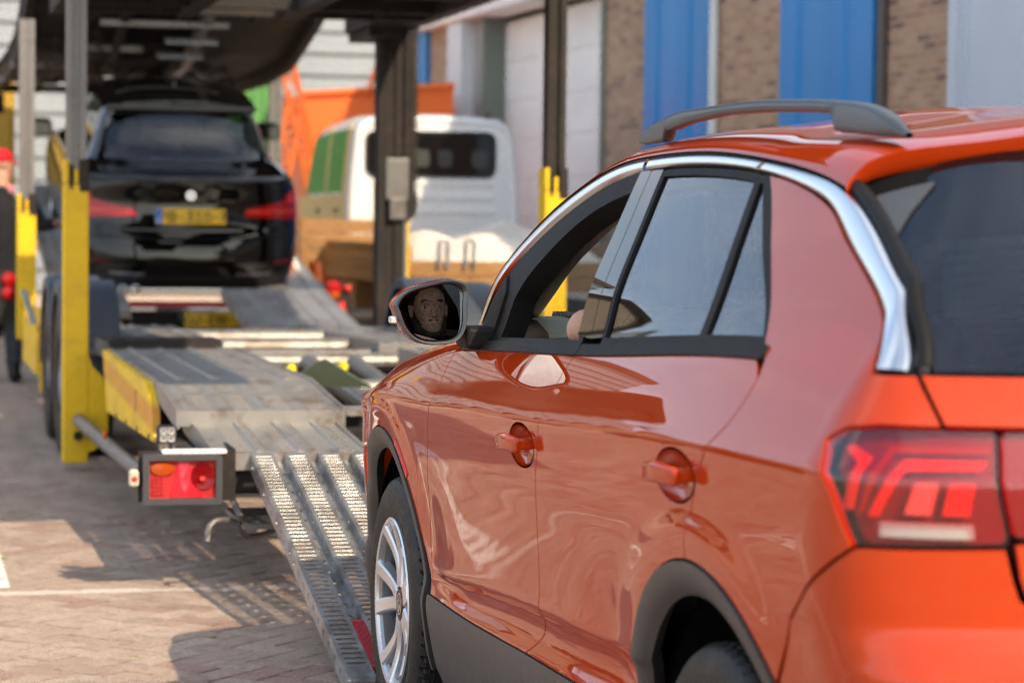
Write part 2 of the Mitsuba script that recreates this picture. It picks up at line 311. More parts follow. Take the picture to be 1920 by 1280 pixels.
def far_ground(p, n, uv):
    a, b = (p.x + p.y) / .2, (p.x - p.y) / .1
    k = cell_rand(a + .5 * dr.floor(b), b, 2); fa, fb = a + .5 * dr.floor(b), b
    j = dr.minimum(dr.minimum(fa - dr.floor(fa), dr.ceil(fa) - fa) * .2, dr.minimum(fb - dr.floor(fb), dr.ceil(fb) - fb) * .1)
    c = mix([.31, .232, .185], [.375, .295, .24], k) * (.75 + .5 * fbm(p.x * 2, p.y * 2, 0, 4))
    return mix(mix([.16, .13, .10], c, smoothstep(.002, .006, j)), [.66, .64, .60], line_mask(p) * .7)
FAR_GROUND = rough("mat_far_paving", proc(far_ground), .85, .3)
# ------------------------------------------------------------------ ground and buildings
def flat(x0, x1, y0, y1, z, n=2):
    gx, gy = np.meshgrid(np.linspace(x0, x1, n), np.linspace(y0, y1, n), indexing='ij'); return grid_mesh(np.stack([gx, gy, np.full_like(gx, z)], -1), (0, 0, 1))
# paved yard: stones one by one where they can be told apart, a sheet with the same pattern beyond
PX0, PX1, PY0, PY1 = -3.2, 16.0, -.2, 5.4
def frame_sheet(x0, x1, y0, y1, z): return cat(flat(-400, 400, -400, y0, z), flat(-400, 400, y1, 400, z), flat(-400, x0, y0, y1, z), flat(x1, 400, y0, y1, z))
PV = put("pavement", frame_sheet(PX0 + .1, PX1 - .1, PY0 + .1, PY1 - .1, -.003), FAR_GROUND, False, kind="structure")
put(f"{PV}__joint_sand", flat(PX0 - .1, PX1 + .1, PY0 - .1, PY1 + .1, -.009), JOINT, False)
def paver_arrays(cx, cy, ang, r):
    w, l = .0945 / 2, .1945 / 2; c = .003; g = .004
    base = np.array([(-l, -w), (l, -w), (l, w), (-l, w)]); topv = base * [(l - g) / l, (w - g) / w]
    dz = r.normal(0, .0009); tx, ty = r.normal(0, .006, 2)
    z = dz + topv[:, 0] * tx + topv[:, 1] * ty
    v = np.vstack([np.c_[base, np.full(4, -.03)], np.c_[base, z - c], np.c_[topv, z]])
    R2 = np.array([[math.cos(ang), -math.sin(ang)], [math.sin(ang), math.cos(ang)]]); a2 = r.normal(0, .006); 
    v[:, :2] = v[:, :2] @ R2.T + [cx + r.normal(0, .0006), cy + r.normal(0, .0006)]
    return v
PF = np.array([[8, 9, 10], [8, 10, 11]] + [f for b in (0, 4) for k in range(4) for f in ([b + k, b + (k + 1) % 4, b + 4 + (k + 1) % 4], [b + k, b + 4 + (k + 1) % 4, b + 4 + k])])
bricks = []
c45 = math.cos(math.pi / 4)
for i in range(-160, 161):
    for j in range(-160, 161):
        # herringbone at 45 degrees: pairs of stones on a 0.1 m lattice
        for kind in (0, 1):
            u = .1 * (i + (0)) ; 
            if (i - j) % 4 != 0 and kind == 0: continue
            if (i - j) % 4 != 3 and kind == 1: continue
            if kind == 0: a, b, an = i * .1 + .1, j * .1 + .05, 0.
            else: a, b, an = i * .1 + .05 , j * .1 + .1, math.pi / 2
            x, y = (a - b) * c45 + 6.4, (a + b) * c45 + 2.6
            if PX0 < x < PX1 and PY0 < y < PY1: bricks.append((x, y, an + math.pi / 4))
bricks = np.array(bricks)
vis = (bricks - 0)[:, :2] - CAM[:2]; dd = vis @ FWD[:2] / np.linalg.norm(FWD[:2]); lat = vis @ RIGHT[:2]; uu = 512 + 2453 * lat / dd; vv = 222 + 2453 * CAM[2] / dd
near = (dd > 1) & (uu > -20) & (uu < 372) & (vv < 700) & (vv > 300) & ~((bricks[:, 1] < .88) & (bricks[:, 0] < 3))
order = np.where(near)[0]; order = order[np.argsort(dd[order])][:300]; single = np.zeros(len(bricks), bool); single[order] = True
pr = np.random.default_rng(11); stuffV, stuffF, stuffU, nv = [], [], [], 0
for k, (x, y, an) in enumerate(bricks):
    v = paver_arrays(x, y, an, pr); u = pr.random(2)
    if single[k]:
        key = claim(fresh(f"{PV}__paver")); scene[key] = mikit.ply((v, PF), PAVER, uv=np.tile(u, (12, 1)))
    else: stuffV.append(v); stuffF.append(PF + nv); stuffU.append(np.tile(u, (12, 1))); nv += 12
key = claim(f"{PV}__far_pavers"); scene[key] = mikit.ply((np.vstack(stuffV), np.vstack(stuffF)), PAVER, uv=np.vstack(stuffU)); labels[key] = {"kind": "stuff"}
# moss tufts in the joints
mv, mf, nv = [], [], 0
ico = trimesh.creation.icosphere(subdivisions=1, radius=1.)
for k in range(420):
    b = bricks[pr.integers(len(bricks))]; x, y = b[0] + .1 * pr.choice([-1, 1]) * c45, b[1] + .1 * pr.choice([-1, 1]) * c45
    for q in range(pr.integers(2, 7)):
        s = pr.uniform(.003, .008); mv.append(ico.vertices * [s * pr.uniform(.8, 2), s * pr.uniform(.8, 2), s * .8] + [x + pr.normal(0, .012), y + pr.normal(0, .008), -.002]); mf.append(ico.faces + nv); nv += len(ico.vertices)
labels[put("moss", tm(np.vstack(mv), np.vstack(mf)), rough("mat_moss", speckled((.13, .16, .03), .4, 300., 5.), .9, .2), True)] = {"label": "moss growing in the joints of the paving", "category": "moss", "kind": "stuff"}
# --- the brick works building on the right, its wall running nearly along the trailer
BA = math.radians(3.0113); BO = np.array([25.55, -4.77, 0.]); BD, BN = np.array([math.cos(BA), math.sin(BA), 0]), np.array([-math.sin(BA), math.cos(BA), 0])
MB_ = np.eye(4); MB_[:3, 0] = BD; MB_[:3, 1] = BN; MB_[:3, 3] = BO
def wallm(m): return moved(m, MB_)
BG = thing("brick_building", "brown brick works hall with pale lintel, roller door and blue sheet panels", "building")
bg = lambda n, m, b, s=False, l=None: put(f"{BG}__{n}", wallm(m), b, s, label=l)
for a0, a1 in ((1.16, 2.40), (-7.2 + 1.25, -4.56), (-9.33, -7.66), (-12.43, -11.17), (-45, -14.9)): bg("wall", bx(a0, a1, -.3, 0, 0, 3.86), BRICK)
bg("upper_wall", bx(-45, 2.9, -.35, -.02, 4.14, 6.2), rough("mat_upper_sheet", (.30, .28, .27), .6, .4), l="grey sheet cladding above the lintel")
bg("lintel", bx(-8.0, 2.9, -.3, .18, 3.86, 4.14, .01), CONCRETE, l="pale concrete lintel"); bg("lintel", bx(-45, -8.02, -.3, .10, 3.88, 4.14, .01), CONCRETE)
SD = bg("roller_door", bx(-4.50, -.10, -.34, -.30, 0, 3.80), SHUTTER, l="pale grey sectional door")
for k in range(8): put(f"{SD}__section", wallm(bx(-4.50, -.10, -.30, -.275, .005 + .472 * k, .468 + .472 * k, .006)), SHUTTER, False)
bg("door_frame", cat(bx(-4.62, -4.50, -.30, .03, 0, 3.85), bx(-.10, -.02, -.30, .01, 0, 3.85)), rough("mat_frame_green", (.16, .19, .16), .5, .4))
bg("pillar", bx(.52, 1.16, -.3, .12, 0, 3.85), PALE_METAL, l="pale steel pillar beside the door"); bg("pillar", bx(-.02, .52, -.3, -.05, 0, 3.85), rough("mat_pillar_grey", (.30, .31, .29), .6, .3))
def ribbed(a0, a1, name, bsdf, label):
    n = max(1, round((a1 - a0) / .9)); e = np.linspace(a0, a1, n + 1); xs, ys = [], []
    for k in range(n):
        w = e[k + 1] - e[k]; xs += [e[k], e[k] + .42 * w, e[k] + .48 * w, e[k] + .60 * w, e[k] + .66 * w]; ys += [.07, .07, .03, .03, .06]
    xs, ys = np.r_[xs, a1], np.r_[ys, .07]; prof_ = Polygon(np.vstack([np.c_[xs, ys], [(a1, -.3), (a0, -.3)]]))
    return bg(name, prism(prof_, 3.86, (0, 0, 0), 'xy'), bsdf, False, label)
ribbed(-7.66, -5.95, "blue_panel", BLUE, "bright blue ribbed sheet panel beside the pale door"); ribbed(-11.17, -9.33, "blue_panel", BLUE, "bright blue ribbed sheet panel above the orange car's roof rail"); ribbed(2.40, 2.86, "blue_panel", BLUE, "narrow blue panel at the far end of the wall")
bg("downpipe", tube([(-7.76, .05, 0), (-7.76, .05, 3.8)], .045, 10), PALE_METAL, 30); bg("downpipe", tube([(-11.28, .04, 0), (-11.28, .04, 3.8)], .04, 10), rough("mat_pipe_dark", (.09, .085, .08), .5, .4), 30)
GD = bg("grey_door", bx(-14.9, -12.55, -.3, -.02, 0, 3.86), GREY_DOOR, l="pale blue-grey metal door"); 
bg("door_frame", cat(bx(-12.55, -12.43, -.3, .06, 0, 3.86), bx(-12.62, -12.55, -.3, .0, 0, 3.86)), GREY_DOOR)
bg("roof", cat(bx(-45.2, 3.1, -18, .25, 6.2, 6.4)), rough("mat_roof_dark", (.10, .10, .10), .7, .3)); bg("end_wall", cat(bx(-45, -44.7, -18, -.3, 0, 6.2), bx(2.6, 2.9, -18, -.3, 0, 6.2), bx(-45, 2.9, -18, -17.7, 0, 6.2)), BRICK)
# --- corrugated hall at the back
CB = thing("corrugated_hall", "pale blue-grey hall of horizontal corrugated sheet at the back of the yard", "building")
zc_ = []; z = 0.
while z < 9: zc_ += [(0, z), (.09, z + .07), (.09, z + .23), (0, z + .32)]; z += .40
zc_ = np.array(zc_); prof_ = Polygon(np.vstack([np.c_[-zc_[:, 0], zc_[:, 1]], [(.3, zc_[-1, 1]), (.3, 0)]]))
put(f"{CB}__wall", prism(prof_, 26, (41.2, -16, 0)), CORRUGATED, False)
put(f"{CB}__side_wall", bx(41.6, 70, 9.6, 10, 0, 9), CORRUGATED); put(f"{CB}__roof", bx(41.0, 70, -16.2, 10.2, 9.0, 9.3), ROOF_TILE)
# --- gabled sheds across the yard ahead on the left (they show in the car's windows and paint)
def shed(y0, w, x, depth, eave, ridge, label):
    k = thing("gabled_shed", label, "building", "row of gabled sheds across the yard")
    f = Polygon([(y0, 0), (y0 + w, 0), (y0 + w, eave), (y0 + w / 2, ridge), (y0, eave)])
    put(f"{k}__wall", prism(f, .25, (x, 0, 0), 'yz'), GABLE, False); put(f"{k}__back_wall", prism(f, .25, (x + depth, 0, 0), 'yz'), GABLE, False)
    for a, b in (((y0 - .3, eave - .14), (y0 + w / 2, ridge + .06)), ((y0 + w / 2, ridge + .06), (y0 + w + .3, eave - .14))):
        put(f"{k}__roof", prism(Polygon([a, b, (b[0], b[1] + .16), (a[0], a[1] + .16)]), depth + .7, (x - .35, 0, 0), 'yz'), ROOF_TILE, False)
    put(f"{k}__verge_board", prism(Polygon([(y0 - .3, eave - .36), (y0 + w / 2, ridge - .18), (y0 + w + .3, eave - .36), (y0 + w + .3, eave - .02), (y0 + w / 2, ridge + .16), (y0 - .3, eave - .02)]), .06, (x - .42, 0, 0), 'yz'), FRAME, False)
    put(f"{k}__band", bx(x - .05, x, y0, y0 + w, eave - .12, eave + .06), FRAME)
    for y in (y0, y0 + w - .2): put(f"{k}__side_wall", bx(x, x + depth, y, y + .2, 0, eave), GABLE)
    for j in range(3):
        a = y0 + w * (.16 + .26 * j); wk = put(f"{k}__window", bx(x - .02, x, a, a + w * .16, 1.1, 2.6), BLACK_GLOSS); put(f"{wk}__frame", prism(sbox(a - .06, 1.04, a + w * .16 + .06, 2.66).difference(sbox(a, 1.1, a + w * .16, 2.6)), .05, (x - .05, 0, 0), 'yz'), PALE_METAL, False)
for (y0, w, x, e, r_, lb) in ((5.6, 9.0, 37., 3.8, 7.5, "tall brown boarded shed, its gable end nearest the transporter"), (15.0, 9.0, 37., 3.8, 7.4, "brown boarded shed second in the row of gables"), (24.4, 9.0, 34., 3.8, 7.2, "brown boarded shed third in the row of gables"), (33.8, 10, 30., 3.8, 7.2, "brown boarded shed last in the row of gables")):
    shed(y0, w, x, 14, e, r_, lb)
# ------------------------------------------------------------------ the surface of the orange car (x forward, y to its left, metres)
def smooth_lin(x, xs, ys): return PchipInterpolator(xs, ys)(np.clip(x, xs[0], xs[-1]))
def z_crease(x): return smooth_lin(x, [-.7, -.1, .25, .59, .97, 1.69, 2.09, 2.53, 3.3], [1.0, .992, .979, .964, .945, .920, .898, .885, .85])
def z_lower(x): return smooth_lin(x, [.1, .55, .98, 1.5, 1.93, 2.3], [.60, .575, .565, .535, .50, .48])
def z_belt(x): return smooth_lin(x, [-.7, -.17, .85, 1.86, 2.0, 2.4, 2.8, 3.2, 3.5], [1.13, 1.128, 1.081, 1.039, 1.03, .99, .935, .86, .78])
WHEELS_X, AX_Z = (2.59, 0.0), .334
def side_table():
    X, Z = np.arange(-.72, 3.45, .02), np.arange(.14, 1.62, .004)
    T = np.zeros((len(X), len(Z)))
    for i, x in enumerate(X):
        l, b = z_lower(x), z_belt(x)
        c = min(z_crease(x), b - .07)
        fr = float(sstep(1.93, 2.15, x))          # 1 on the front fender, whose top rolls over into the bonnet
        doors = float(sstep(.25, .5, x) * (1 - sstep(1.9, 2.05, x)))
        pts = [(.14, .80), (.24, .856), (.30, .872), (.42, .886), (.452, .885), (l - .055, .884 - .021 * doors), (l - .012, .886 - .012 * doors), (l, .8885), (l + .05, .8895),
               (.74, .897), (.82, .905), (c - .03, .911), (c - .002, .9125), (c + .010, .906), (c + .3 * (b - c), .893), (c + .65 * (b - c), .873), (b, .848)]
        if fr < .5: pts += [(b + .02, .834), (1.20, .7995), (1.32, .7425), (1.42, .6935), (1.48, .662), (1.62, .575)]
        else: pts += [(b + .025, .815), (b + .04, .765), (b + .05, .70), (1.62, .20)]
        pz, py = np.array(pts).T
        keep = [0]
        for k in range(1, len(pz)):
            if pz[k] > pz[keep[-1]] + .004: keep.append(k)
        pz, py = pz[keep], py[keep]
        T[i] = PchipInterpolator(pz, py)(Z)
    XX, ZZ = np.meshgrid(X, Z, indexing='ij')
    up = sstep(.95, 1.15, ZZ) * (1 - sstep(1.95, 2.2, XX))
    plan = -.010 * ((XX - 1) / 1.5) ** 2
    T += plan * (1 - up) - .034 * ((XX - 1) / 1.6) ** 2 * up
    T -= .10 * sstep(2.75, 3.5, XX)
    for xa in WHEELS_X:
        r = np.hypot(XX - xa, ZZ - AX_Z)
        T -= .018 * np.exp(-((np.abs(XX - xa) - .47) / .2) ** 2) * (1 - sstep(.55, .80, ZZ)) * sstep(.40, .5, ZZ)
        T += .010 * (1 - sstep(.518, .545, r)) * sstep(.45, .6, ZZ)
    T = gaussian_filter(T, (2.2, 1.1))
    return RectBivariateSpline(X, Z, T, kx=3, ky=3)
SIDE = side_table()
def Y(x, z): return SIDE(np.asarray(x, float), np.asarray(z, float), grid=False)
XS = -.46                                          # from here the plan curves round the rear corner
def x_rear(z): return PchipInterpolator([.14, .25, .40, .60, .715, .745, .80, .88, .98, 1.04, 1.15, 1.3], [-.66, -.735, -.795, -.805, -.79, -.765, -.735, -.735, -.735, -.72, -.665, -.57])(z)
NSE = 3.0
_t = np.linspace(0, np.pi / 2, 4001)
def _arclen(a): 
    px, py = a * np.sin(_t) ** (2 / NSE), .885 * np.cos(_t) ** (2 / NSE); return np.r_[0, np.cumsum(np.hypot(np.diff(px), np.diff(py)))]
_arc, _arcf = _arclen(.29), _arclen(.50)
S_END = XS - _arc[-1]                              # s of the centre line at the back
XF = 2.92; S_NOSE = XF + _arcf[-1]
def x_front(z): return PchipInterpolator([.14, .22, .35, .5, .65, .78, .86, .93, 1.3], [3.30, 3.36, 3.41, 3.42, 3.40, 3.36, 3.28, 3.12, 2.95])(z)
def P(s, z):
    """A point of the body: s = x along the side, then arc length round the rear corner and across the back (or round the nose)."""
    s, z = np.broadcast_arrays(np.asarray(s, float), np.asarray(z, float))
    sc = np.clip(s, XS, XF); ys = Y(sc, z)
    t = np.where(s > 1, np.interp(np.clip(s - XF, 0, None), _arcf, _t), np.interp(np.clip(XS - s, 0, None), _arc, _t))
    a = np.where(s > 1, x_front(z) - XF, x_rear(z) - XS)
    out = (s < XS) | (s > XF)
    x = np.where(out, sc + a * np.sin(t) ** (2 / NSE), s)
    y = np.where(out, ys * np.clip(np.cos(t), 0, 1) ** (2 / NSE), ys)
    return np.stack([x, y, z], -1)
# ------------------------------------------------------------------ the orange car
SUV = thing("orange_suv", "orange metallic compact car with black roof rails about to drive up the steel ramp", "car")
def loft(pts, out=None):
    n, k = pts.shape[:2]; f = []
    i = np.arange(n - 1)[:, None] * k + np.arange(k)[None]; j = np.arange(n - 1)[:, None] * k + (np.arange(k)[None] + 1) % k
    f = np.stack([np.stack([i, j, i + k], -1), np.stack([j, j + k, i + k], -1)], 2).reshape(-1, 3); return tm(pts.reshape(-1, 3), f)
HANDLES = ((1.072, .888), (.080, .928)); CUP = [np.c_[cx + .098 * np.cos(np.linspace(0, 2 * np.pi, 72, endpoint=False)), cz + .041 * np.sin(np.linspace(0, 2 * np.pi, 72, endpoint=False))] for cx, cz in HANDLES]
PD = P
def both(name, mesh, bsdf, smooth=32, label=None, root=SUV, **k):
    """A part of the left side, and its mirror image on the right."""
    d = ply_of(mesh, bsdf, smooth)
    a = put(f"{root}__{name}", d, None, label=label); b = put(f"{root}__{name}", d, None, to_world=MIRROR_Y); return a, b
def arch(cx, r, a0, a1, n=40, cz=.335): 
    a = np.radians(np.linspace(a0, a1, n)); return np.c_[cx + r * np.cos(a), cz + r * np.sin(a)]
def smooth_line(pts, n=24): return pchip2(pts, n)
RO, RI = .466, .408
GAP = .0024
front_seam = smooth_line([(2.085, .436), (2.10, .56), (2.075, .714), (2.0, .84), (1.955, .954), (1.985, 1.03)])
b_seam = smooth_line([(1.129, .455), (1.02, .54), (.992, .60), (.990, .72), (.972, .826), (.928, .946), (.925, 1.002), (.90, 1.07), (.872, 1.10)])
rear_seam = np.vstack([arch(-.02, RO, 34, 86, 14), smooth_line([(.012, .802), (.010, .842), (-.012, .905), (-.075, .985), (-.135, 1.045), (-.150, 1.09), (-.108, 1.142)], 16)])
top = lambda x0, x1, dz=0: np.c_[np.linspace(x0, x1, 16), z_belt(np.linspace(x0, x1, 16)) + dz]
sill = lambda x0, x1: np.c_[np.linspace(x0, x1, 16), lin(np.linspace(x0, x1, 16), [.4, 1.1, 1.6, 2.1], [.470, .458, .442, .434])]
door_f = np.vstack([sill(1.129, 2.085), front_seam[1:], top(1.975, .885)[1:-1], b_seam[::-1][1:]])
door_r = np.vstack([sill(.395, 1.129), b_seam[1:], top(.865, -.10)[1:], rear_seam[::-1][2:]])
fender = np.vstack([front_seam[::-1], arch(2.59, RO, 13, 150, 40)[::-1], [(3.13, .57), (3.05, .70), (2.98, .80)], smooth_line([(2.99, .875), (2.8, .955), (2.5, 1.012), (2.2, 1.052), (1.99, 1.062)], 20)])
lamp = np.array(Polygon([(-.512, 1.034), (-.545, 1.052), (-.610, 1.059), (-.700, 1.059), (-.778, 1.059), (-.800, 1.0), (-.818, .914), (-.812, .906), (-.606, .899), (-.590, .925), (-.570, .965)]).buffer(-.006).buffer(.006).exterior.coords)
lamp_in = np.array(Polygon([(-.784, 1.059), (-1.18, 1.055), (-1.14, .965), (-.93, .925), (-.824, .914), (-.806, 1.0)]).buffer(-.005).buffer(.005).exterior.coords)
quarter = np.vstack([rear_seam[12:], smooth_line([(-.085, 1.15), (.10, 1.30), (.20, 1.38), (.262, 1.4195)], 8)[:],
                     smooth_line([(.241, 1.418), (.045, 1.390), (-.075, 1.362), (-.199, 1.310), (-.305, 1.268), (-.400, 1.228), (-.470, 1.190), (-.525, 1.150), (-.538, 1.130)], 24)[1:], [(-.59, 1.1305), (-.632, 1.131), (-.668, 1.098), (-.703, 1.062)],
                     [(-.61, 1.0625), (-.545, 1.0555), (-.508, 1.037), (-.566, .965), (-.586, .925), (-.603, .897)], [(-.50, .835), (-.42, .775), (-.352, .672)], arch(-.02, RO, 135, 87, 24)])
bumper = np.vstack([[(-.606, .897), (-.812, .903), (-.822, .86), (-.83, .835)], [(-.87, .80), (S_END + .02, .79), (S_END + .0, .79), (S_END + .0, .46), (-.62, .46), (-.50, .43)], arch(-.02, RO, 168, 136, 16), [(-.42, .771), (-.50, .831)]])
hatch = np.vstack([[(-.634, 1.132), (-.668, 1.100), (-.703, 1.064), (-.78, 1.0635), (-1.185, 1.06), (-1.15, .960), (-.93, .92), (-.822, .909), (-.829, .86), (-.836, .84), (-.872, .806), (S_END, .796), (S_END, 1.132)]])
door_f, door_r = (Polygon(p_).buffer(0).difference(Polygon(c_).buffer(GAP)) for p_, c_ in zip((door_f, door_r), CUP))
for nm, pg, lb in (("door", door_f, "front door with a pulled out handle"), ("door", door_r, "rear door whose rear edge bends over the wheel arch"), ("front_wing", fender, None), ("quarter_panel", quarter, None), ("bumper", bumper, "orange rear bumper"), ("hatch", hatch, None)):
    both(nm, sheet(pg, PD, .0105, .016, gap=GAP), PAINT, 40, lb)
# bonnet
def bonnet_fn(u, v):       # u = x, v = fraction across from the left shoulder to the right one
    zs = lin(u, [1.95, 2.2, 2.5, 2.8, 2.99, 3.2, 3.34], [1.064, 1.054, 1.014, .957, .88, .80, .74]); hw = lin(u, [1.95, 2.9, 3.1, 3.25, 3.34], [.772, .745, .69, .60, .47])
    y = hw * (1 - 2 * v); return np.stack([u, y, zs + .045 * (1 - (1 - 2 * v) ** 2) - .006 * np.abs(1 - 2 * v) ** 12], -1)
put(f"{SUV}__bonnet", sheet([(2.03, 0.004), (3.33, 0.004), (3.33, .996), (2.03, .996)], lambda u, v: bonnet_fn(u, v), .02, .0, (0, 0, 1)), PAINT, True)
nose = np.vstack([[(3.06, .60), (3.0, .70), (2.99, .80), (3.0, .87), (3.3, .80), (S_NOSE, .77), (S_NOSE, .22), (3.12, .24), (3.06, .40)]])
both("nose_bumper", sheet(nose, P, .02, .0), PAINT, 40)
# lower cladding and wheel arches
sill_poly = np.vstack([sill(2.09, .50), [(.47, .37), (.46, .26), (.52, .205), (1.98, .205), (2.05, .26), (2.075, .38)]])
both("sill_cladding", sheet(sill_poly, P, .012, .02, gap=.0012, lift=.006), PLASTIC, 32, "unpainted grey plastic sill cladding")
def arch_poly(cx, a0, a1, ro=RO - .003, ri=RI): return np.vstack([arch(cx, ro, a0, a1, 60), arch(cx, ri, a1, a0, 60)])
def PA(s, z):                                     # the arch trim bulges a little between its edges and turns in at the lip
    q = P(s, z); r = np.minimum(np.hypot(s - 2.59, z - .335), np.hypot(s + .02, z - .335)); w = np.clip((r - RI) / (RO - RI), 0, 1)
    q[..., 1] += .010 * np.sqrt(np.clip(w * (1.25 - w), 0, 1)) - .016 * (1 - w) ** 3; return q
for cx, a0, a1 in ((2.59, -16, 192), (-.02, -14, 190)):
    both("wheel_arch_trim", sheet(arch_poly(cx, a0, a1), PA, .009, .03), PLASTIC, 40, "unpainted grey plastic wheel arch trim")
both("bumper_cladding", sheet([(-.53, .42), (-.50, .425), (-.62, .456), (S_END, .456), (S_END, .26), (-.58, .25)], P, .02, .02), PLASTIC, 32)
both("side_marker", sheet(np.vstack([arch(2.59, .488, 113, 130, 10), arch(2.59, .473, 130, 113, 10)]), P, .008, .006, lift=.003), RED_LIGHT, 32)
# what is behind the panels: dark inner skin, wheel houses, floor
def PI_(s, z): q = P(s, z); q[..., 1] -= .034; return q
inner = Polygon(np.vstack([[(-.46, .25), (2.2, .25)], top(2.12, -.46, -.05)])).difference(Point(2.59, .335).buffer(.44)).difference(Point(-.02, .335).buffer(.44))
both("inner_skin", sheet(inner, PI_, .04, 0), DARK, False)
def back_in(s, z): q = P(s, z); q[..., 0] += .035; q[..., 1] *= .96; return q
both("inner_skin", sheet([(-.46, .3), (S_END, .3), (S_END, 1.11), (-.46, 1.11)], back_in, .04, 0, (-1, 0, 0)), DARK, False)
for cx in (2.59, -.02):
    a = np.linspace(math.radians(-25), math.radians(205), 30)
    g = np.stack([np.stack([cx + r * np.cos(a), np.full_like(a, y), .335 + r * np.sin(a)], -1) for y, r in ((.835, .412), (.82, .425), (.52, .425))], 1)
    fan = np.stack([np.stack([cx + r * np.cos(a), np.full_like(a, .52), .335 + r * np.sin(a)], -1) for r in (.425, .05)], 1)
    both("wheel_house", cat(grid_mesh(g), grid_mesh(fan)), DARK, False)
put(f"{SUV}__underbody", cat(bx(-.68, 3.2, -.5, .5, .22, .30), bx(.46, 2.1, -.84, .84, .20, .31), bx(2.05, 3.15, -.5, .5, .30, .75), bx(2.12, 2.2, -.78, .78, .3, .95), bx(-.70, -.45, -.6, .6, .22, .3)), DARK)
# side glass area --------------------------------------------------------------------------------
ch_out = [(1.868, 1.078), (1.853, 1.106), (1.789, 1.208), (1.637, 1.322), (1.437, 1.398), (1.233, 1.447), (.98, 1.466), (.637, 1.466), (.273, 1.442), (.053, 1.418), (-.107, 1.390), (-.215, 1.354), (-.310, 1.315), (-.405, 1.272), (-.485, 1.238), (-.555, 1.200), (-.600, 1.165), (-.622, 1.134)]
ch_in = [(1.842, 1.082), (1.812, 1.115), (1.735, 1.200), (1.588, 1.298), (1.400, 1.370), (1.205, 1.418), (.95, 1.4405), (.62, 1.4415), (.255, 1.419), (.045, 1.390), (-.075, 1.362), (-.199, 1.310), (-.305, 1.268), (-.400, 1.228), (-.470, 1.190), (-.525, 1.150), (-.538, 1.134)]
CO, CI = spline(ch_out, 120), spline(ch_in, 120)
def strip(i0, i1): return np.vstack([CO[i0:i1], CI[i0:i1][::-1]])
def PC(s, z): return P(s, z)
cut = [int(np.argmin(np.hypot(CO[:, 0] - x, CO[:, 1] - z))) for x, z in ((.985, 1.466), (.273, 1.442))]
def chrome_grid(i0, i1):
    w = np.linspace(0, 1, 9)[None, :, None]; q = CI[i0:i1, None] * (1 - w) + CO[i0:i1, None] * w; g = P(q[..., 0], q[..., 1])
    e = .003; n = np.cross(P(q[..., 0] + e, q[..., 1]) - P(q[..., 0] - e, q[..., 1]), P(q[..., 0], q[..., 1] + e) - P(q[..., 0], q[..., 1] - e)); n /= np.linalg.norm(n, axis=-1, keepdims=True)
    n = np.where(n[..., 1:2] < 0, -n, n); k = np.array([-.012, .0030, .0042, .0047, .0049, .0047, .0042, .0030, -.012])
    return grid_mesh(g + n * k[None, :, None], (0, 1, 0))
for i0, i1 in ((0, cut[0]), (cut[0], cut[1]), (cut[1], 120)): both("chrome_strip", chrome_grid(i0, min(i1 + (1 if i1 > 119 else 0), 120)), CHROME, 60, "satin chrome strip along the roof line")
both("roof_gutter", tube(np.c_[P(CO[:, 0], CO[:, 1] + .004)] + [0, -.016, 0], .012, 8), RUBBER, 40)
inb = CI[np.argsort(CI[:, 0])]
ztop = lambda x: np.interp(x, inb[:, 0], inb[:, 1])
# front window opening, black frame round it
front_open = Polygon(np.vstack([[(.985, 1.146), (.978, 1.118)], top(.96, 1.62, .028), [(1.60, 1.135)], smooth_line([(1.585, 1.165), (1.50, 1.236), (1.36, 1.318), (1.20, 1.368), (1.02, 1.396)], 20)]))
front_frame = Polygon(np.vstack([top(.93, 1.84, .014), CI[(CI[:, 0] > 1.0)], [(1.022, 1.437)]])).difference(front_open)
PB = lambda s, z: P(s, z)
def inset(d):
    def fn(s, z): q = P(s, z); q[..., 1] -= d; return q
    return fn
both("window_frame", sheet(front_frame, inset(.006), .012, .05), RUBBER, 32, "black front window frame")
bt1 = [(1.018, 1.4385), (.948, 1.4395), (.872, 1.112), (.965, 1.116)]
bt2 = [(.944, 1.4395), (.872, 1.4400), (.790, 1.118), (.868, 1.112)]
for b in (bt1, bt2): both("pillar_trim", sheet(b, inset(.001), .015, .02), BLACK_GLOSS, 30, "gloss black door pillar trim")
bs = lambda x0, x1: np.vstack([top(x0, x1, .001), top(x1, x0, .021)])
both("belt_seal", sheet(bs(1.90, .885), inset(-.006), .010, .015), RUBBER, 40); both("belt_seal", sheet(bs(.878, -.118), inset(-.006), .010, .015), RUBBER, 40)
gl_edge = lambda x0, x1, n=14: np.c_[np.linspace(x0, x1, n), ztop(np.linspace(x0, x1, n)) - .004]
rear_open = Polygon(np.vstack([[(.786, 1.116), (.866, 1.4365)], gl_edge(.85, .262), [(.262, 1.410), (.10, 1.285), (-.095, 1.150)], top(-.09, .78, .020)]))
div = Polygon([(.331, 1.44), (.303, 1.44), (.185, 1.10), (.216, 1.10)])
glass_r = rear_open.buffer(-.006)
rubber_r = rear_open.difference(rear_open.buffer(-.013)).union(rear_open.intersection(div)).union(Polygon([(.262, 1.415), (.245, 1.4155), (-.105, 1.150), (-.085, 1.150)]).buffer(.004))
both("window_seal", sheet(rubber_r, inset(.002), .010, .012), RUBBER, 32)
gd = glass_r.difference(div.buffer(.001))
for g in sorted(gd.geoms if hasattr(gd, 'geoms') else [gd], key=lambda g: -g.area): both("side_window", sheet(g, inset(.008), .02, 0), TINT, True, "dark tinted rear side window")
put(f"{SUV}__side_window", sheet(front_open.buffer(.005), inset(.012), .02, 0), GLASS, True, to_world=MIRROR_Y)      # the driver's window is wound down
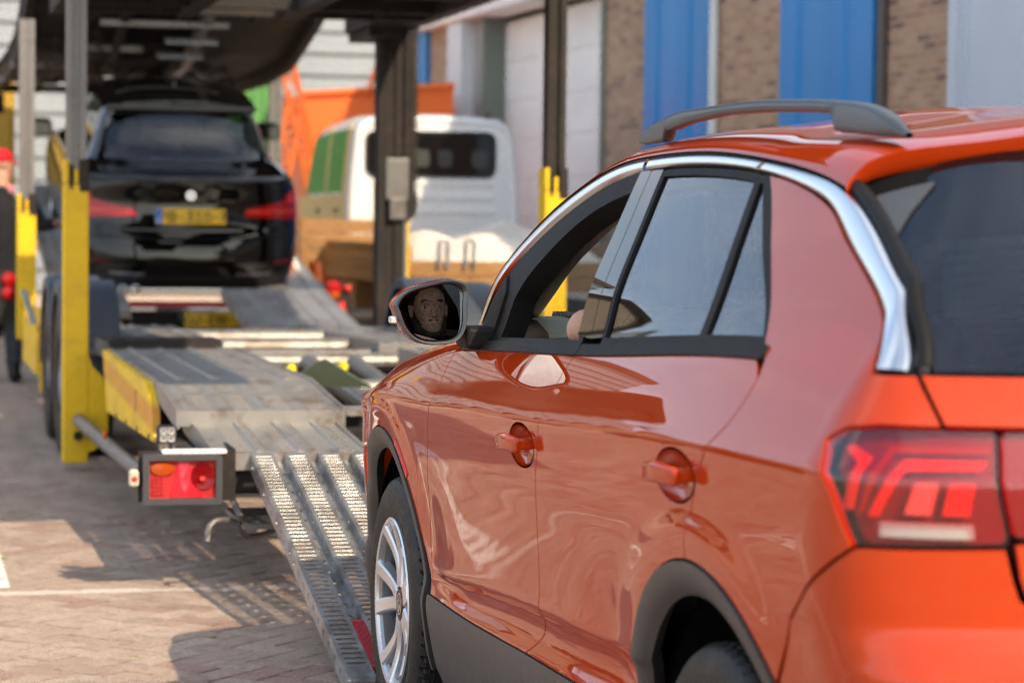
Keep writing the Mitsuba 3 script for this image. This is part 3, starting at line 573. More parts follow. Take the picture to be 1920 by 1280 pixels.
both("mirror_triangle", sheet(Polygon(np.vstack([top(1.70, 1.86, .02), [(1.835, 1.075), (1.79, 1.14), (1.70, 1.215), (1.66, 1.18)]])), inset(-.001), .012, .02), RUBBER, 32)
# roof -------------------------------------------------------------------------------------------
E_ = spline([(x, z) for x, z in ch_out[1:11]], 90); yE = Y(E_[:, 0], E_[:, 1])
D_ = np.array([0, .003, .008, .014, .022, .032, .046, .062, .085, .115, .15, .20, .27, .36, .46, .58, .70])
R_ = np.array([.004, .010, .015, .0175, .021, .027, .034, .039, .045, .050, .054, .0585, .064, .070, .076, .081, .083])
tail = sstep(.35, -.107, E_[:, 0]); tail2 = tail
Gd = np.zeros((len(E_), len(D_), 3)); hi = np.zeros(len(E_), bool)
for i, ((x, z), ye) in enumerate(zip(E_, yE)):
    d = D_ * min(1, ye / .70); d[-1] = ye
    lift = R_ * lin(x, [-.11, .2, 1.2, 1.9], [1.0, 1.0, .9, .35]) + tail[i] * .016 * sstep(.0, .03, d) + tail[i] * .004 * sstep(.05, .5, d) + .022 * sstep(.15, .5, d)
    xb = x - tail2[i] ** 1.5 * (.20 * (1 - (1 - d / ye) ** 1.7) * .9)
    xb = xb + (1 - sstep(.4, 1.15, x)) * 0
    Gd[i] = np.stack([xb, ye - d + .002, z + lift], -1)
k0 = int(np.argmin(np.abs(E_[:, 0] - 1.16)))       # ahead of this only the windscreen pillar remains
pil = int(np.argmin(np.abs(D_ - .062)))
both("roof", cat(grid_mesh(Gd[k0:], (0, 0, 1)), grid_mesh(Gd[:k0 + 1, :pil + 1], (0, .7, .7))), PAINT, 30)
lip_t, lip_b = Gd[-1], Gd[-1] + np.array([.022, 0, -.034]) * np.ones((len(D_), 1)); lip_b[:, 2] += 0
lip_b[0] = lip_t[0] + [0.004, -.002, -.010]; lip_b[1] = lip_t[1] + [.008, 0, -.018]; lip_b[2] = lip_t[2] + [.012, 0, -.025]
under = lip_b.copy(); under[:, 0] += .10 + .06 * np.linspace(0, 1, len(D_)); under[:, 2] += .012
both("spoiler_lip", grid_mesh(np.stack([lip_t, .35 * lip_t + .65 * lip_b + np.array([-.004, 0, 0]), lip_b], 1), (-1, 0, 0)), PAINT, 40)
both("spoiler_underside", grid_mesh(np.stack([lip_b, under], 1), (0, 0, -1)), BLACK_PLASTIC, False)
# tailgate glass and the dark fins beside it
GB = np.array([(-.574, .765, 1.134), (-.615, .60, 1.134), (-.650, .40, 1.134), (-.672, .20, 1.134), (-.678, .0, 1.134)])
GT = np.array([(-.150, .675, 1.372), (-.205, .57, 1.405), (-.245, .40, 1.430), (-.262, .20, 1.442), (-.266, .0, 1.446)])
def glass_fn(u, v):
    a = CubicSpline(np.linspace(0, 1, 5), GB)(u); b = CubicSpline(np.linspace(0, 1, 5), GT)(u)
    q = a * (1 - v)[:, None] + b * v[:, None]; q[:, 0] -= .020 * np.sin(np.pi * v) * (1 - .3 * u); q[:, 1] += .012 * np.sin(np.pi * v) * (1 - u); return q
both("rear_window", sheet([(.02, .0), (1, .0), (1, 1.10), (.25, 1.10), (.06, .76), (.02, .66)], glass_fn, .02, 0, (-1, 0, .5)), TINT3, True, "dark tinted tailgate window with heating wires")
both("window_fin", sheet([(.0, .0), (.019, .0), (.019, .64), (.06, .74), (.13, .86), (.22, .985), (.0, .985)], glass_fn, .012, .02, (-1, 0, .5), lift=.006), RAIL, 32)
for v in np.linspace(.10, .62, 10):
    uu = np.linspace(.16, 1, 14); q = glass_fn(uu, np.full(14, v)); q[:, 0] += .006; q[:, 2] -= .003
    both("heating_wire", tube(q, .0009, 5), rough("mat_wire", (.35, .12, .09), .5) if "mat_wire" not in scene else "mat_wire", False)
both("glass_border", sheet([(.02, .69), (1, .66), (1, 1.1), (.02, 1.1)], lambda u, v: glass_fn(u, v) + [.010, 0, -.004], .02, 0, (-1, 0, .5)), DARK, False)
both("glass_border", sheet([(.02, .0), (1, .0), (1, .05), (.12, .06), (.08, .3), (.08, .7), (.05, .66), (.02, .6)], lambda u, v: glass_fn(u, v) + [.010, 0, -.004], .02, 0, (-1, 0, .5)), DARK, False)
# roof rails
rt = np.array([(1.292, 1.520), (1.25, 1.534), (1.152, 1.549), (.943, 1.5625), (.628, 1.5625), (.35, 1.553), (.102, 1.538), (.011, 1.527), (-.078, 1.503), (-.135, 1.479)])
rb = np.array([(1.292, 1.505), (1.25, 1.500), (1.10, 1.502), (1.085, 1.521), (1.044, 1.524), (.941, 1.533), (.717, 1.5405), (.483, 1.5365), (.246, 1.526), (.165, 1.520), (.150, 1.490), (-.035, 1.476), (-.135, 1.470)])
xr_ = np.unique(np.r_[np.linspace(-.135, 1.292, 60), .150, .165, 1.085, 1.10])[::-1]
ztp, zbt = PchipInterpolator(rt[::-1, 0], rt[::-1, 1])(xr_), np.interp(xr_, rb[::-1, 0], rb[::-1, 1])
wd_ = np.interp(xr_, [-.135, -.05, .15, 1.1, 1.292], [.012, .034, .030, .028, .008])
rail_pts = []
for x, zt, zb, w in zip(xr_, ztp, zbt, wd_):
    hh = max(zt - zb, .004); r_ = min(.011, .45 * hh, .45 * w); q = rrect(w, hh, r_, 3); rail_pts.append(np.c_[np.full(len(q), x), .602 + q[:, 0] - .25 * (q[:, 1] + hh / 2) * .5, (zt + zb) / 2 + q[:, 1]])
rail = loft(np.array(rail_pts)); rail.fix_normals()
both("roof_rail", rail, RAIL, 40, "black roof rail")
# windscreen, headliner, pillars inside
wl = np.array([(2.20, .63, 1.05), (2.05, .625, 1.115), (1.80, .62, 1.235), (1.55, .615, 1.335), (1.35, .61, 1.40), (1.20, .60, 1.435)]); wl = spline(wl, 24)
ws = np.stack([np.stack([wl[:, 0] + .16 * (1 - (k / 6 * 1.0) ** 2), wl[:, 1] * k / 6, wl[:, 2] + .012 * (1 - (k / 6) ** 2)], -1) for k in range(-6, 7)], 1)
put(f"{SUV}__windscreen", grid_mesh(ws, (1, 0, 1)), GLASS, True)
put(f"{SUV}__headliner", grid_mesh(np.stack([np.stack([np.linspace(1.22, .02, 12), np.full(12, y), np.linspace(1.435, 1.395, 12) + .03 * (1 - (y / .62) ** 2)], -1) for y in np.linspace(-.62, .62, 9)], 1), (0, 0, -1)), BEIGE, True)
trim = spline([(2.153, .66, 1.063), (2.086, .655, 1.096), (1.935, .65, 1.156), (1.678, .646, 1.258), (1.441, .643, 1.329), (1.30, .640, 1.370), (1.166, .637, 1.398), (.95, .63, 1.412), (.6, .62, 1.41), (.2, .61, 1.38)], 60)
both("pillar_lining", sweep(trim, rrect(.036, .040, .015, 5), scale=np.interp(np.linspace(0, 1, 60), [0, .2, .5, 1], [1.35, 1.05, 1., .9])), BEIGE, 40, "beige windscreen pillar lining")
fa = spline([(1.64, .78, 1.10), (1.61, .77, 1.172), (1.53, .745, 1.246), (1.38, .715, 1.330), (1.21, .69, 1.384), (1.02, .675, 1.414)], 30); fb = spline([(2.17, .69, 1.065), (2.10, .685, 1.100), (1.948, .678, 1.164), (1.677, .668, 1.268), (1.424, .662, 1.344), (1.263, .66, 1.386), (1.129, .658, 1.414)], 30)
both("pillar_inside", grid_mesh(np.stack([fa, (fa + fb) / 2 + [0, -.005, .01], fb], 1)), DARK, True)
# dashboard with defroster vent, steering wheel, seats
dash = Polygon([(2.14, 1.105), (2.0, 1.112), (1.84, 1.108), (1.74, 1.085), (1.66, 1.02), (1.64, .92), (1.58, .80), (1.62, .60), (2.15, .55)]).buffer(-.02).buffer(.02)
D0 = put(f"{SUV}__dashboard", prism(dash, 1.36, (0, -.68, 0)), DASH, 20)
vent = bx(1.80, 2.10, .545, .575, 1.108, 1.116, .002)
put(f"{D0}__vent", vent, BLACK_PLASTIC)
for k in range(9): put(f"{D0}__vent_fin", bx(1.81 + .033 * k, 1.818 + .033 * k, .542, .578, 1.113, 1.121), PLASTIC)
put(f"{D0}__instrument_hood", rbox(1.66, 1.86, .22, .54, 1.03, 1.12, .03), DASH, 30)
Rw = rot(math.radians(-25), (0, 1, 0)); ring = np.c_[np.zeros(40), .185 * np.cos(np.linspace(0, 2 * np.pi, 40, endpoint=False)), .185 * np.sin(np.linspace(0, 2 * np.pi, 40, endpoint=False))]
wheel_m = cat(sweep(ring, circ(.016, 8), up=(1, 0, 0), close=True), rbox(-.03, .02, -.075, .075, -.055, .055, .02), bx(-.012, .008, -.18, .18, -.02, .015, .004), bx(-.012, .008, -.02, .02, -.18, 0, .004), tube([(0, 0, 0), (.25, 0, 0)], .03))
WC = np.array([1.52, .37, .99])
put(f"{SUV}__steering_wheel", shift(moved(wheel_m, Rw), *WC), BLACK_PLASTIC, 40)
def seat(cx, cy, rest=True):
    m = [rbox(cx - .05, cx + .48, cy - .25, cy + .25, .47, .60, .06), moved(rbox(-.09, .05, -.24, .24, 0, .64, .06), rot(math.radians(-14), (0, 1, 0)) @ np.eye(4))]
    m[1] = shift(m[1], cx - .02, cy, .55); m.append(shift(rbox(-.05, .05, -.13, .13, 0, .19, .05), cx - .19, cy, 1.155)); m += [tube([(cx - .17, cy + s * .06, 1.08), (cx - .18, cy + s * .06, 1.2)], .008, 8) for s in (-1, 1)]
    return cat(*m)
put(f"{SUV}__seat", seat(.88, .37), SEAT, 35); put(f"{SUV}__seat", seat(.80, -.37), SEAT, 35)
put(f"{SUV}__rear_bench", cat(rbox(-.30, .2, -.6, .6, .47, .62, .06), shift(moved(rbox(-.07, .05, -.6, .6, 0, .52, .05), rot(math.radians(-18), (0, 1, 0))), -.28, 0, .55)), SEAT, 35)
put(f"{SUV}__parcel_shelf", bx(-.60, -.34, -.62, .62, 1.0, 1.02), DARK)
# door handles
def handle_bar(cx, cz):
    xs = np.linspace(cx - .083, cx + .083, 21); yy = P(xs, np.full(21, cz))[:, 1]
    off = .022 + .010 * np.sin(np.linspace(0, np.pi, 21)); off[-2:] -= .006
    w = np.interp(np.linspace(0, 1, 21), [0, .06, .5, .94, 1], [.62, .95, 1.05, .95, .62])
    bar = sweep(np.c_[xs, yy + off, cz + .004 * np.sin(np.linspace(0, np.pi, 21)) + .05 * (cx - xs) * .35], rrect(.018, .033, .008, 4), scale=w)
    return cat(bar, rbox(cx + .058, cx + .081, yy[18] - .012, yy[18] + .024, cz - .015, cz + .008, .006), rbox(cx - .081, cx - .056, yy[2] - .012, yy[2] + .024, cz - .006, cz + .016, .006))
def cup_bowl(cx, cz):
    rho = np.r_[0, np.linspace(.1, 1, 26) ** .6][:, None]; th = np.linspace(0, 2 * np.pi, 97)[None]; x, z = cx + .098 * rho * np.cos(th), cz + .041 * rho * np.sin(th)
    q = P(x, z); q[..., 1] -= .020 * np.clip(1 - rho ** 2, 0, 1) ** .55; return grid_mesh(q, (0, 1, 0))
doors = [f"{SUV}__door", f"{SUV}__door_002"]
for dk, (cx, cz) in zip(doors, ((1.088, .890), (.078, .930))):
    d = mikit.ply(handle_bar(cx, cz), PAINT, smooth=40); put(f"{dk}__handle", d, None); put(f"{dk}__handle_cup", cup_bowl(*HANDLES[0 if dk.endswith('door') else 1]), PAINT, True)
    put(f"{dk.replace('_002', '_003') if dk.endswith('2') else dk + '_001'}__handle", d, None, to_world=MIRROR_Y)
# outside mirrors
MO = Polygon(spline([(1.0492, 1.1456), (1.0395, 1.1650), (1.0094, 1.1844), (0.9658, 1.1961), (0.8979, 1.2024), (0.8766, 1.1912), (0.8746, 1.1553), (0.8804, 1.0923), (0.8940, 1.0699), (0.9367, 1.0583), (0.9900, 1.0632), (1.0191, 1.0826), (1.0376, 1.1165), (1.0492, 1.1456)], 60))
MX = 1.70
def mirror_shell(scales):
    ring = resample(np.array(MO.exterior.coords), .006); c = np.array(MO.centroid.coords[0]); pts = []
    for x, s in scales: pts.append(np.c_[np.full(len(ring), x) - .10 * (ring[:, 0] - c[0]), c + (ring - c) * s])
    return np.array(pts), ring, c
def mirror_part(name, scales, bsdf, cap=False, label=None):
    pts, ring, c = mirror_shell(scales); m = loft(pts); m.fix_normals()
    if cap:
        k = len(ring); last = pts[-1]; m = cat(m, tm(np.vstack([last, last.mean(0)]), [[q, (q + 1) % k, k] for q in range(k)]))
    return both(name, m, bsdf, 40, label)
mirror_part("mirror_housing", [(MX + .012, 1.01), (MX + .05, 1.015), (MX + .10, .93), (MX + .135, .70), (MX + .15, .35), (MX + .152, .02)], PAINT)
mirror_part("mirror_bezel", [(MX + .014, 1.008), (MX + .002, .995), (MX - .006, .965), (MX - .004, .92), (MX + .012, .865)], RAIL)
mg = Polygon([(y, z) for y, z in np.array(MO.centroid.coords[0]) + (np.array(MO.exterior.coords) - np.array(MO.centroid.coords[0])) * .905]).buffer(-.004)
MCY, MCZ = MO.centroid.x, MO.centroid.y
MN = np.array([-0.9772, -0.1945, 0.0855])               # the way the driver's mirror looks
def mirror_glass(u, v):
    dy, dz = u - MCY, v - MCZ; x = MX + .004 - .10 * dy * 0 + (MN[1] * dy + MN[2] * dz) / -MN[0] + (dy ** 2 + dz ** 2) / (2 * 2.6); return np.stack([x, u, v], -1)
both("mirror_glass", sheet(mg, mirror_glass, .008, 0, (-1, 0, 0)), MIRROR, True)
put(f"{SUV}__mirror_turn_lamp", rbox(MX + .0, MX + .03, 1.038, 1.055, 1.105, 1.122, .005), rough("mat_turn_lamp", (.50, .48, .46), .25, .6), 30)
both("mirror_foot", cat(rbox(MX + .0, MX + .12, .808, .880, 1.048, 1.098, .012)), RUBBER, 35)
# rear lamps: a dark red tub, glowing-red strips and reflectors in it, a clear red cover over all
def behind(d):
    def fn(s, z):
        q = P(s, z); n = P(s - .01, z) - P(s + .01, z); n = np.stack([n[..., 1], -n[..., 0], 0 * n[..., 0]], -1) / (np.linalg.norm(n, axis=-1, keepdims=True) + 1e-9)
        return q + n * d
    _t = fn(np.array([0.5]), np.array([.8]))[0] - P(np.array([.5]), np.array([.8]))[0]
    return fn if _t[1] < 0 else (lambda s, z: 2 * P(s, z) - fn(s, z))
LP = both("tail_lamp", sheet(Polygon(lamp).buffer(-.001), behind(.030), .01, 0), LAMP_TUB, True, "red tail lamp with stepped light strips")
LI = both("tail_lamp", sheet(Polygon(lamp_in).buffer(-.001), behind(.030), .015, 0), LAMP_TUB, True)
def lamp_piece(name, poly, depth, bsdf, lift=0.):
    d = ply_of(sheet(Polygon(poly), behind(depth), .008, .006), bsdf, 30)
    put(f"{LP[0]}__{name}", d, None); put(f"{LP[1]}__{name}", d, None, to_world=MIRROR_Y)
lamp_piece("light_strip", [(-.618, .940), (-.636, .940), (-.672, 1.004), (-.776, 1.006), (-.780, 1.018), (-.664, 1.018)], .016, RED_LIGHT)
lamp_piece("light_strip", [(-.572, .948), (-.588, .946), (-.608, 1.02), (-.560, 1.034), (-.548, 1.028), (-.590, 1.01)], .018, RED_LIGHT)
lamp_piece("reflector", [(-.675, .945), (-.712, .945), (-.722, .988), (-.690, .988)], .014, PALE_LED)
lamp_piece("reflector", [(-.728, .945), (-.765, .945), (-.772, .988), (-.738, .988)], .014, RED_LIGHT)
rev = [(-.640, .914), (-.772, .914), (-.768, .934), (-.640, .934)]; lamp_piece("reversing_lamp", rev, .010, rough("mat_reversing", (.42, .40, .39), .3, .6))
lamp_piece("lamp_rib", [(-.598, .942), (-.608, .942), (-.642, 1.026), (-.780, 1.028), (-.782, 1.036), (-.632, 1.034)], .020, RED_PLASTIC)
both("lamp_cover", sheet(Polygon(rev), behind(-.001), .008, 0), CLEAR_LENS, True); both("lamp_cover", sheet(Polygon(lamp).buffer(-.0015).difference(Polygon(rev)), behind(-.002), .008, .004), LENS, 40); both("lamp_cover", sheet(Polygon(lamp_in).buffer(-.0015), behind(-.002), .012, .004), LENS, 40)
# wheels -------------------------------------------------------------------------------------------
def tyre_mesh(R=.334, W=.108, r0=.216, blocks=66, n=264):
    pr = [(r0, -W * .80), (r0 + .012, -W * .90), (r0 + .05, -W * 1.0), (R - .045, -W * .99), (R - .024, -W * .93), (R - .010, -W * .85), (R - .004, -W * .76)]
    ys = np.linspace(-W * .72, W * .72, 37); pr += [(R - .002 * (y / W) ** 2, y) for y in ys]; pr += [(r, -y) for r, y in pr[6::-1]]
    def disp(a, y, r):
        tread = (np.abs(y) < W * .80) & (r > R - .02); t = y / W
        groove = np.minimum.reduce([np.abs(t - g) for g in (-.42, -.02, .40)]) < .045
        lat = ((a * blocks / (2 * np.pi) + .8 * np.abs(t)) % 1.0 < .20) & (np.abs(t) > .08)
        side = (~tread) & (r > r0 + .04) & (r < R - .02)
        rib = np.where(side, .0012 * (np.sin(a * 3) > .25) * (np.sin(a * 64) > 0), 0)
        return np.where(tread & (groove | lat), -.0075, 0) + rib
    return lathe(pr, n, 'y', disp)
TY = tyre_mesh(); TY.fix_normals()
def rim_meshes():
    barrel = lathe([(.222, -.100), (.219, -.104), (.214, -.100), (.207, -.088), (.204, -.04), (.200, .09), (.215, .10)], 64)
    lip = lathe([(.226, .097), (.2265, .1035), (.221, .1065), (.2135, .104), (.209, .095), (.206, .08), (.222, .085)], 72)
    hub = lathe([(.0, .082), (.034, .082), (.040, .080), (.052, .070), (.060, .045), (.062, .0)], 40)
    spokes = []
    for k in range(5):
        a0 = math.radians(90 + 72 * k)
        for s in (-1, 1):
            pts = []; 
            for q in np.linspace(0, 1, 9):
                r = .045 + q * .168; a = a0 + s * (math.radians(9.) + math.radians(6.2) * q)
                pts.append((r * math.cos(a), .072 + .026 * q ** .8 - .012 * math.sin(math.pi * q), r * math.sin(a)))
            w = np.interp(np.linspace(0, 1, 9), [0, .4, 1], [1.25, .92, 1.12])
            spokes.append(sweep(pts, [(-.021, -.018), (-.019, .004), (-.014, .0085), (.014, .0085), (.019, .004), (.021, -.018), (.012, -.028), (-.012, -.028)], up=(0, 1, 0), scale=w))
            r1 = .165; a = a0 + s * math.radians(13.4)
        web = [(r * math.cos(a0 + s * math.radians(w)), .052, r * math.sin(a0 + s * math.radians(w))) for r, w, s in ((.05, 6, -1), (.10, 5, -1), (.10, 5, 1), (.05, 6, 1))]
        spokes.append(trimesh.convex.convex_hull(np.array(web + [(x, y - .02, z) for x, y, z in web])))
    bolts = [lathe([(0, .068), (.007, .068), (.009, .060), (.009, .045)], 12).apply_translation((.056 * math.cos(math.radians(54 + 72 * k)), 0, .056 * math.sin(math.radians(54 + 72 * k)))) for k in range(5)]
    return barrel, cat(lip, *spokes), hub, cat(*bolts)
RB, RS, RH, RBt = rim_meshes()
for m in (RB, RH): m.fix_normals()
def logo():
    """The maker's mark on the wheel cap: V over W in a ring."""
    ringm = Polygon(Point(0, 0).buffer(.0285, quad_segs=12).exterior.coords, [Point(0, 0).buffer(.0255, quad_segs=12).exterior.coords])
    v = LineString([(-.0125, .0225), (0, .0035), (.0125, .0225)]).buffer(.0019, cap_style=2, join_style=2); w = LineString([(-.0225, .013), (-.0105, -.0195), (0, -.0015), (.0105, -.0195), (.0225, .013)]).buffer(.0019, cap_style=2, join_style=2)
    return prism(shapely.union_all([ringm, v, w]), .0015, (0, .0825, 0))
LOGO = logo(); DISC = lathe([(.15, -.002), (.15, .008), (.06, .008)], 48)
ply = {k: mikit.ply(m, b, smooth=s) for k, m, b, s in (("tyre", TY, TYRE, 28), ("rim", RS, ALLOY, 32), ("barrel", RB, rough("mat_barrel", (.30, .30, .31), .35, .5, .8), 30), ("hub_cap", RH, BLACK_PLASTIC, 30), ("bolts", RBt, ALLOY, 30), ("emblem", LOGO, CHROME, False), ("brake_disc", DISC, STEEL, 30))}
for wx in (2.59, -.02):
    for s in (1, -1):
        wk = claim(fresh(f"{SUV}__wheel")); M = T().translate([wx, s * .765, .334]); M = M.rotate([0, 0, 1], 0 if s > 0 else 180).rotate([0, 1, 0], 14 if wx > 1 else 40)
        for k in ply: scene[wk + "__" + k] = {**ply[k], "to_world": M}
# ------------------------------------------------------------------ the car transporter's trailer
TR = thing("car_transporter", "two-deck car transporter trailer with yellow posts, grey wheel tracks and rear ramps", "trailer")
def tp(name, mesh, bsdf, smooth=30, label=None, sub=None): return put(f"{sub or TR}__{name}", mesh, bsdf, smooth, label=label)
def slot(cx, cy, l, w): return sbox(cx - w / 2, cy - l / 2 + w / 2, cx + w / 2, cy + l / 2 - w / 2).buffer(w / 2 - 1e-4, quad_segs=3) if l > w else Point(cx, cy).buffer(w / 2, quad_segs=4)
def slot2(cx, cy, l, w):   # long across y
    return LineString([(cx, cy - (l - w) / 2), (cx, cy + (l - w) / 2)]).buffer(w / 2, quad_segs=3)
# ramps: four steel hat channels side by side, slotted on top and pierced on their flanks
RAMP0, RAMP1 = np.array([3.06, .055]), np.array([5.06, .500]); RL = float(np.hypot(*(RAMP1 - RAMP0))); RA = math.atan2(RAMP1[1] - RAMP0[1], RAMP1[0] - RAMP0[0])
def to_ramp(m, y): 
    v = m.vertices; return tm(np.c_[RAMP0[0] + v[:, 0] * math.cos(RA) - v[:, 2] * math.sin(RA), v[:, 1] + y, RAMP0[1] + v[:, 0] * math.sin(RA) + v[:, 2] * math.cos(RA)], m.faces)
def channel_mesh(w=.082, hgt=.062):
    plate = sbox(0, -w / 2, RL, w / 2); holes = [slot2(x, 0, .060, .0165) for x in np.arange(.10, RL - .05, .0365)]
    top = prism(plate.difference(shapely.union_all(holes)), .004, (0, 0, -.004), 'xy')
    lips = [shift(lathe([(.001, -.029), (.0022, -.028), (.0022, .028), (.001, .029)], 6), x + .0085, 0, .0005) for x in np.arange(.10, RL - .05, .0365)]
    flank = sbox(0, -hgt, RL, -.004).difference(shapely.union_all([Point(x, -hgt * .5).buffer(.011, quad_segs=4) for x in np.arange(.12, RL - .05, .098)]))
    f = prism(flank, .004, (0, -w / 2, 0)); g = prism(flank, .004, (0, w / 2 - .004, 0))
    foot = bx(-.015, .05, -w / 2, w / 2, -.060, -.002, .006)
    return cat(top, f, g, foot, *lips)
CH = channel_mesh()
for left in (1, 0):
    rk = claim(fresh(f"{TR}__ramp"))
    labels[rk] = {"label": "slotted grey steel loading ramp of four channels, ending before the orange car's front wheel"} if left else {"label": "far loading ramp hidden behind the orange car"}
    y0 = .857 if left else -.857
    for k in range(4): put(f"{rk}__channel", to_ramp(CH, y0 - .122 * k * (1 if left else -1)), STEEL, 25)
    for k in range(3):
        w0 = -.041 - .122 * k; web = sbox(.04, w0 - .040, RL, w0).difference(shapely.union_all([Point(x, w0 - .014).buffer(.0135, quad_segs=3) for x in np.arange(.14, RL - .05, .098)]))
        put(f"{rk}__web", to_ramp(prism(web, .004, (0, 0, -.036), 'xy'), y0) if left else to_ramp(tm(prism(web, .004, (0, 0, -.060), 'xy').vertices * [1, -1, 1], prism(web, .004, (0, 0, 0), 'xy').faces), y0), STEEL, False)
    if left:
        honey = shapely.union_all([Polygon([(cx + .0085 * math.cos(a), cy + .0085 * math.sin(a)) for a in np.arange(6) * math.pi / 3]) for i in range(20) for cx, cy in [(.10 + .0165 * i, -.022 + .019 * j + (.0095 if i % 2 else 0)) for j in range(3)]])
        put(f"{rk}__marking", cat(to_ramp(bx(.075, .43, -.022, .018, -.012, -.001), y0 - .061)), rough("mat_sign_red", (.50, .035, .045), .35, .6), False, label="red honeycomb reflective marking at the ramp's foot")
        put(f"{rk}__marking_cell", to_ramp(prism(honey.intersection(sbox(.08, -.02, .425, .016)), .0015, (0, 0, -.001), 'xy'), y0 - .061), rough("mat_sign_red2", (.30, .012, .02), .4, .5), False)
# wheel tracks
def track(x0, x1, y0, y1, z0, z1, cols, slots_x, corr=True, name="wheel_track", bsdf=DECK, label=None):
    """A pressed steel track from x0 to x1 whose height runs from z0 to z1, with pierced columns."""
    L, W = x1 - x0, y1 - y0; plate = sbox(0, 0, L, W); hs = []
    for cy, kind in cols:
        for x in slots_x: hs.append(slot2(x, cy, .056, .020) if kind == 's' else affinity.scale(Point(x, cy).buffer(.012, quad_segs=4), 1.9, 1.1))
    h = prism(plate.difference(shapely.union_all(hs)) if hs else plate, .006, (0, 0, -.006), 'xy')
    ribs = [sweep([(.02, cy, 0), (L - .02, cy, 0)], [(-.016, -.001), (-.010, .009), (.010, .009), (.016, -.001)]) for cy in (np.arange(.10, W - .05, .15) if corr else [])]
    edge = [bx(0, L, 0, .012, -.07, .008), bx(0, L, W - .012, W, -.07, .008), bx(0, .012, 0, W, -.06, -.001)]
    studs = [shift(moved(lathe([(.027, -.002), (.022, .003), (.015, .006), (.012, .005), (.012, -.004)], 12, 'z'), np.diag([1.5, 1.0, 1, 1])), x, cy, 0) for cy, kind in cols for x in slots_x if kind == 'd']
    louvres = [sweep([(x + .014, cy - .030, 0), (x + .014, cy - .022, .001), (x + .014, cy + .022, .001), (x + .014, cy + .030, 0)], [(-.010, -.003), (-.004, .003), (.008, -.002)]) for cy, kind in cols for x in slots_x if kind == 's']
    m = cat(h, *ribs, *edge, *studs, *louvres); v = m.vertices
    return tp(name, tm(np.c_[x0 + v[:, 0], y0 + v[:, 1], v[:, 2] + z0 + (z1 - z0) * v[:, 0] / L], m.faces), bsdf, False, label)
cols = [(.57 - .19, 'd'), (.57 - .115, 's'), (.57 - .365, 'd'), (.57 - .285, 's'), (.57 - .50, 'd')]
for y0 in (.46, -1.03):
    track(5.06, 6.05, y0, y0 + .57, .500, .572, cols, np.arange(.05, .95, .062), label="sloping pierced steel track behind the ramp" if y0 > 0 else None)
cols1 = [(.65 - .05, 'd'), (.65 - .11, 's'), (.65 - .20, 'd'), (.65 - .26, 's'), (.65 - .35, 'd'), (.65 - .41, 's'), (.65 - .55, 's')]
for y0 in (.43, -1.08):
    track(5.74, 6.55, y0, y0 + .66, .602, .668, cols1, (.06, .13, .20, .27, .34, .52, .60), corr=False)
    track(6.552, 8.95, y0, y0 + .66, .668, .676, [], (), label="worn ribbed steel wheel track of the lower deck" if y0 > 0 else None)
tp("cross_plate", bx(5.745, 5.98, -.42, .428, .575, .600, .004), DECK)
tp("side_plate", prism(Polygon([(6.29, .435), (6.33, .565), (6.62, .655), (8.86, .675), (8.60, .385)]), .03, (0, 1.092, 0)), YELLOW_SIDE, False, label="scuffed yellow side plate with an orange stripe")
tp("side_plate", prism(Polygon([(6.29, .435), (6.33, .565), (6.62, .655), (8.86, .675), (8.60, .385)]), .03, (0, -1.112, 0)), YELLOW_SIDE, False)
tp("side_slot", bx(7.05, 7.07, 1.1215, 1.1235, .50, .60), FRAME)
for k in range(4): tp("side_hinge", bx(6.45 + .52 * k, 6.48 + .52 * k, 1.12, 1.126, .43 - .012 * k, .455 - .012 * k), FRAME)
for s in (1, -1):
    tp("chassis_beam", bx(5.1, 22, s * .52 - .05, s * .52 + .05, .30, .50, .01), FRAME)
for x in (5.2, 6.4, 7.6, 9.05, 12.4, 14.5, 17.5, 20.0): tp("cross_beam", bx(x, x + .12, -1.05, 1.05, .36, .47, .01), FRAME)
# galvanised cross tubes, hydraulics and the perforated black step between the tracks
for x, z, r in ((9.15, .60, .045), (9.55, .61, .035), (8.25, .52, .04), (10.3, .62, .05), (11.2, .63, .05)): tp("cross_tube", tube([(x, -1.0, z), (x, 1.0, z)], r, 12), DECK)
tp("hydraulic_ram", cat(tube([(6.9, .02, .46), (8.9, .06, .60)], .05, 12), tube([(5.9, .0, .40), (6.95, .02, .465)], .028, 12)), POST_STEEL, 30)
tp("hydraulic_ram", cat(tube([(7.5, -.25, .44), (9.0, -.2, .60)], .045, 12)), POST_STEEL, 30)
holes = shapely.union_all([sbox(9.02 + .25 * j * 0 + a, b, a + 9.10, b + .05) for a in (.0, .17) for b in np.arange(.58, 1.02, .105)])
tp("pierced_step", cat(prism(sbox(8.98, .50, 9.36, 1.08).difference(shapely.union_all([sbox(9.03 + a, b, 9.13 + a, b + .058) for a in (0, .17) for b in np.arange(.55, 1.0, .108)])), .02, (0, 0, .70), 'xy'),
   prism(sbox(.50, .60, 1.08, .70).difference(shapely.union_all([sbox(b, .63, b + .06, .675) for b in np.arange(.54, 1.0, .108)])), .02, (8.96, 0, 0), 'yz')), FRAME, False, label="dark pierced step across the wheel track")
for y0 in (.44, -1.05): track(9.4, 12.1, y0, y0 + .64, .68, .66, [], ())
for y0 in (.74, -.80): track(12.12, 13.6, y0, y0 + (.36 if y0 > 0 else .72), .66, .86, [(.1, 'd'), (.25, 'd'), (.4, 'd'), (.55, 'd')], np.arange(.1, 1.4, .09), label="pale ribbed ramp plate rising under the black car" if y0 < 0 else None)
for y0 in (.52, -1.0): track(13.9, 19.6, y0, y0 + .5, .70, 1.66, [], ())
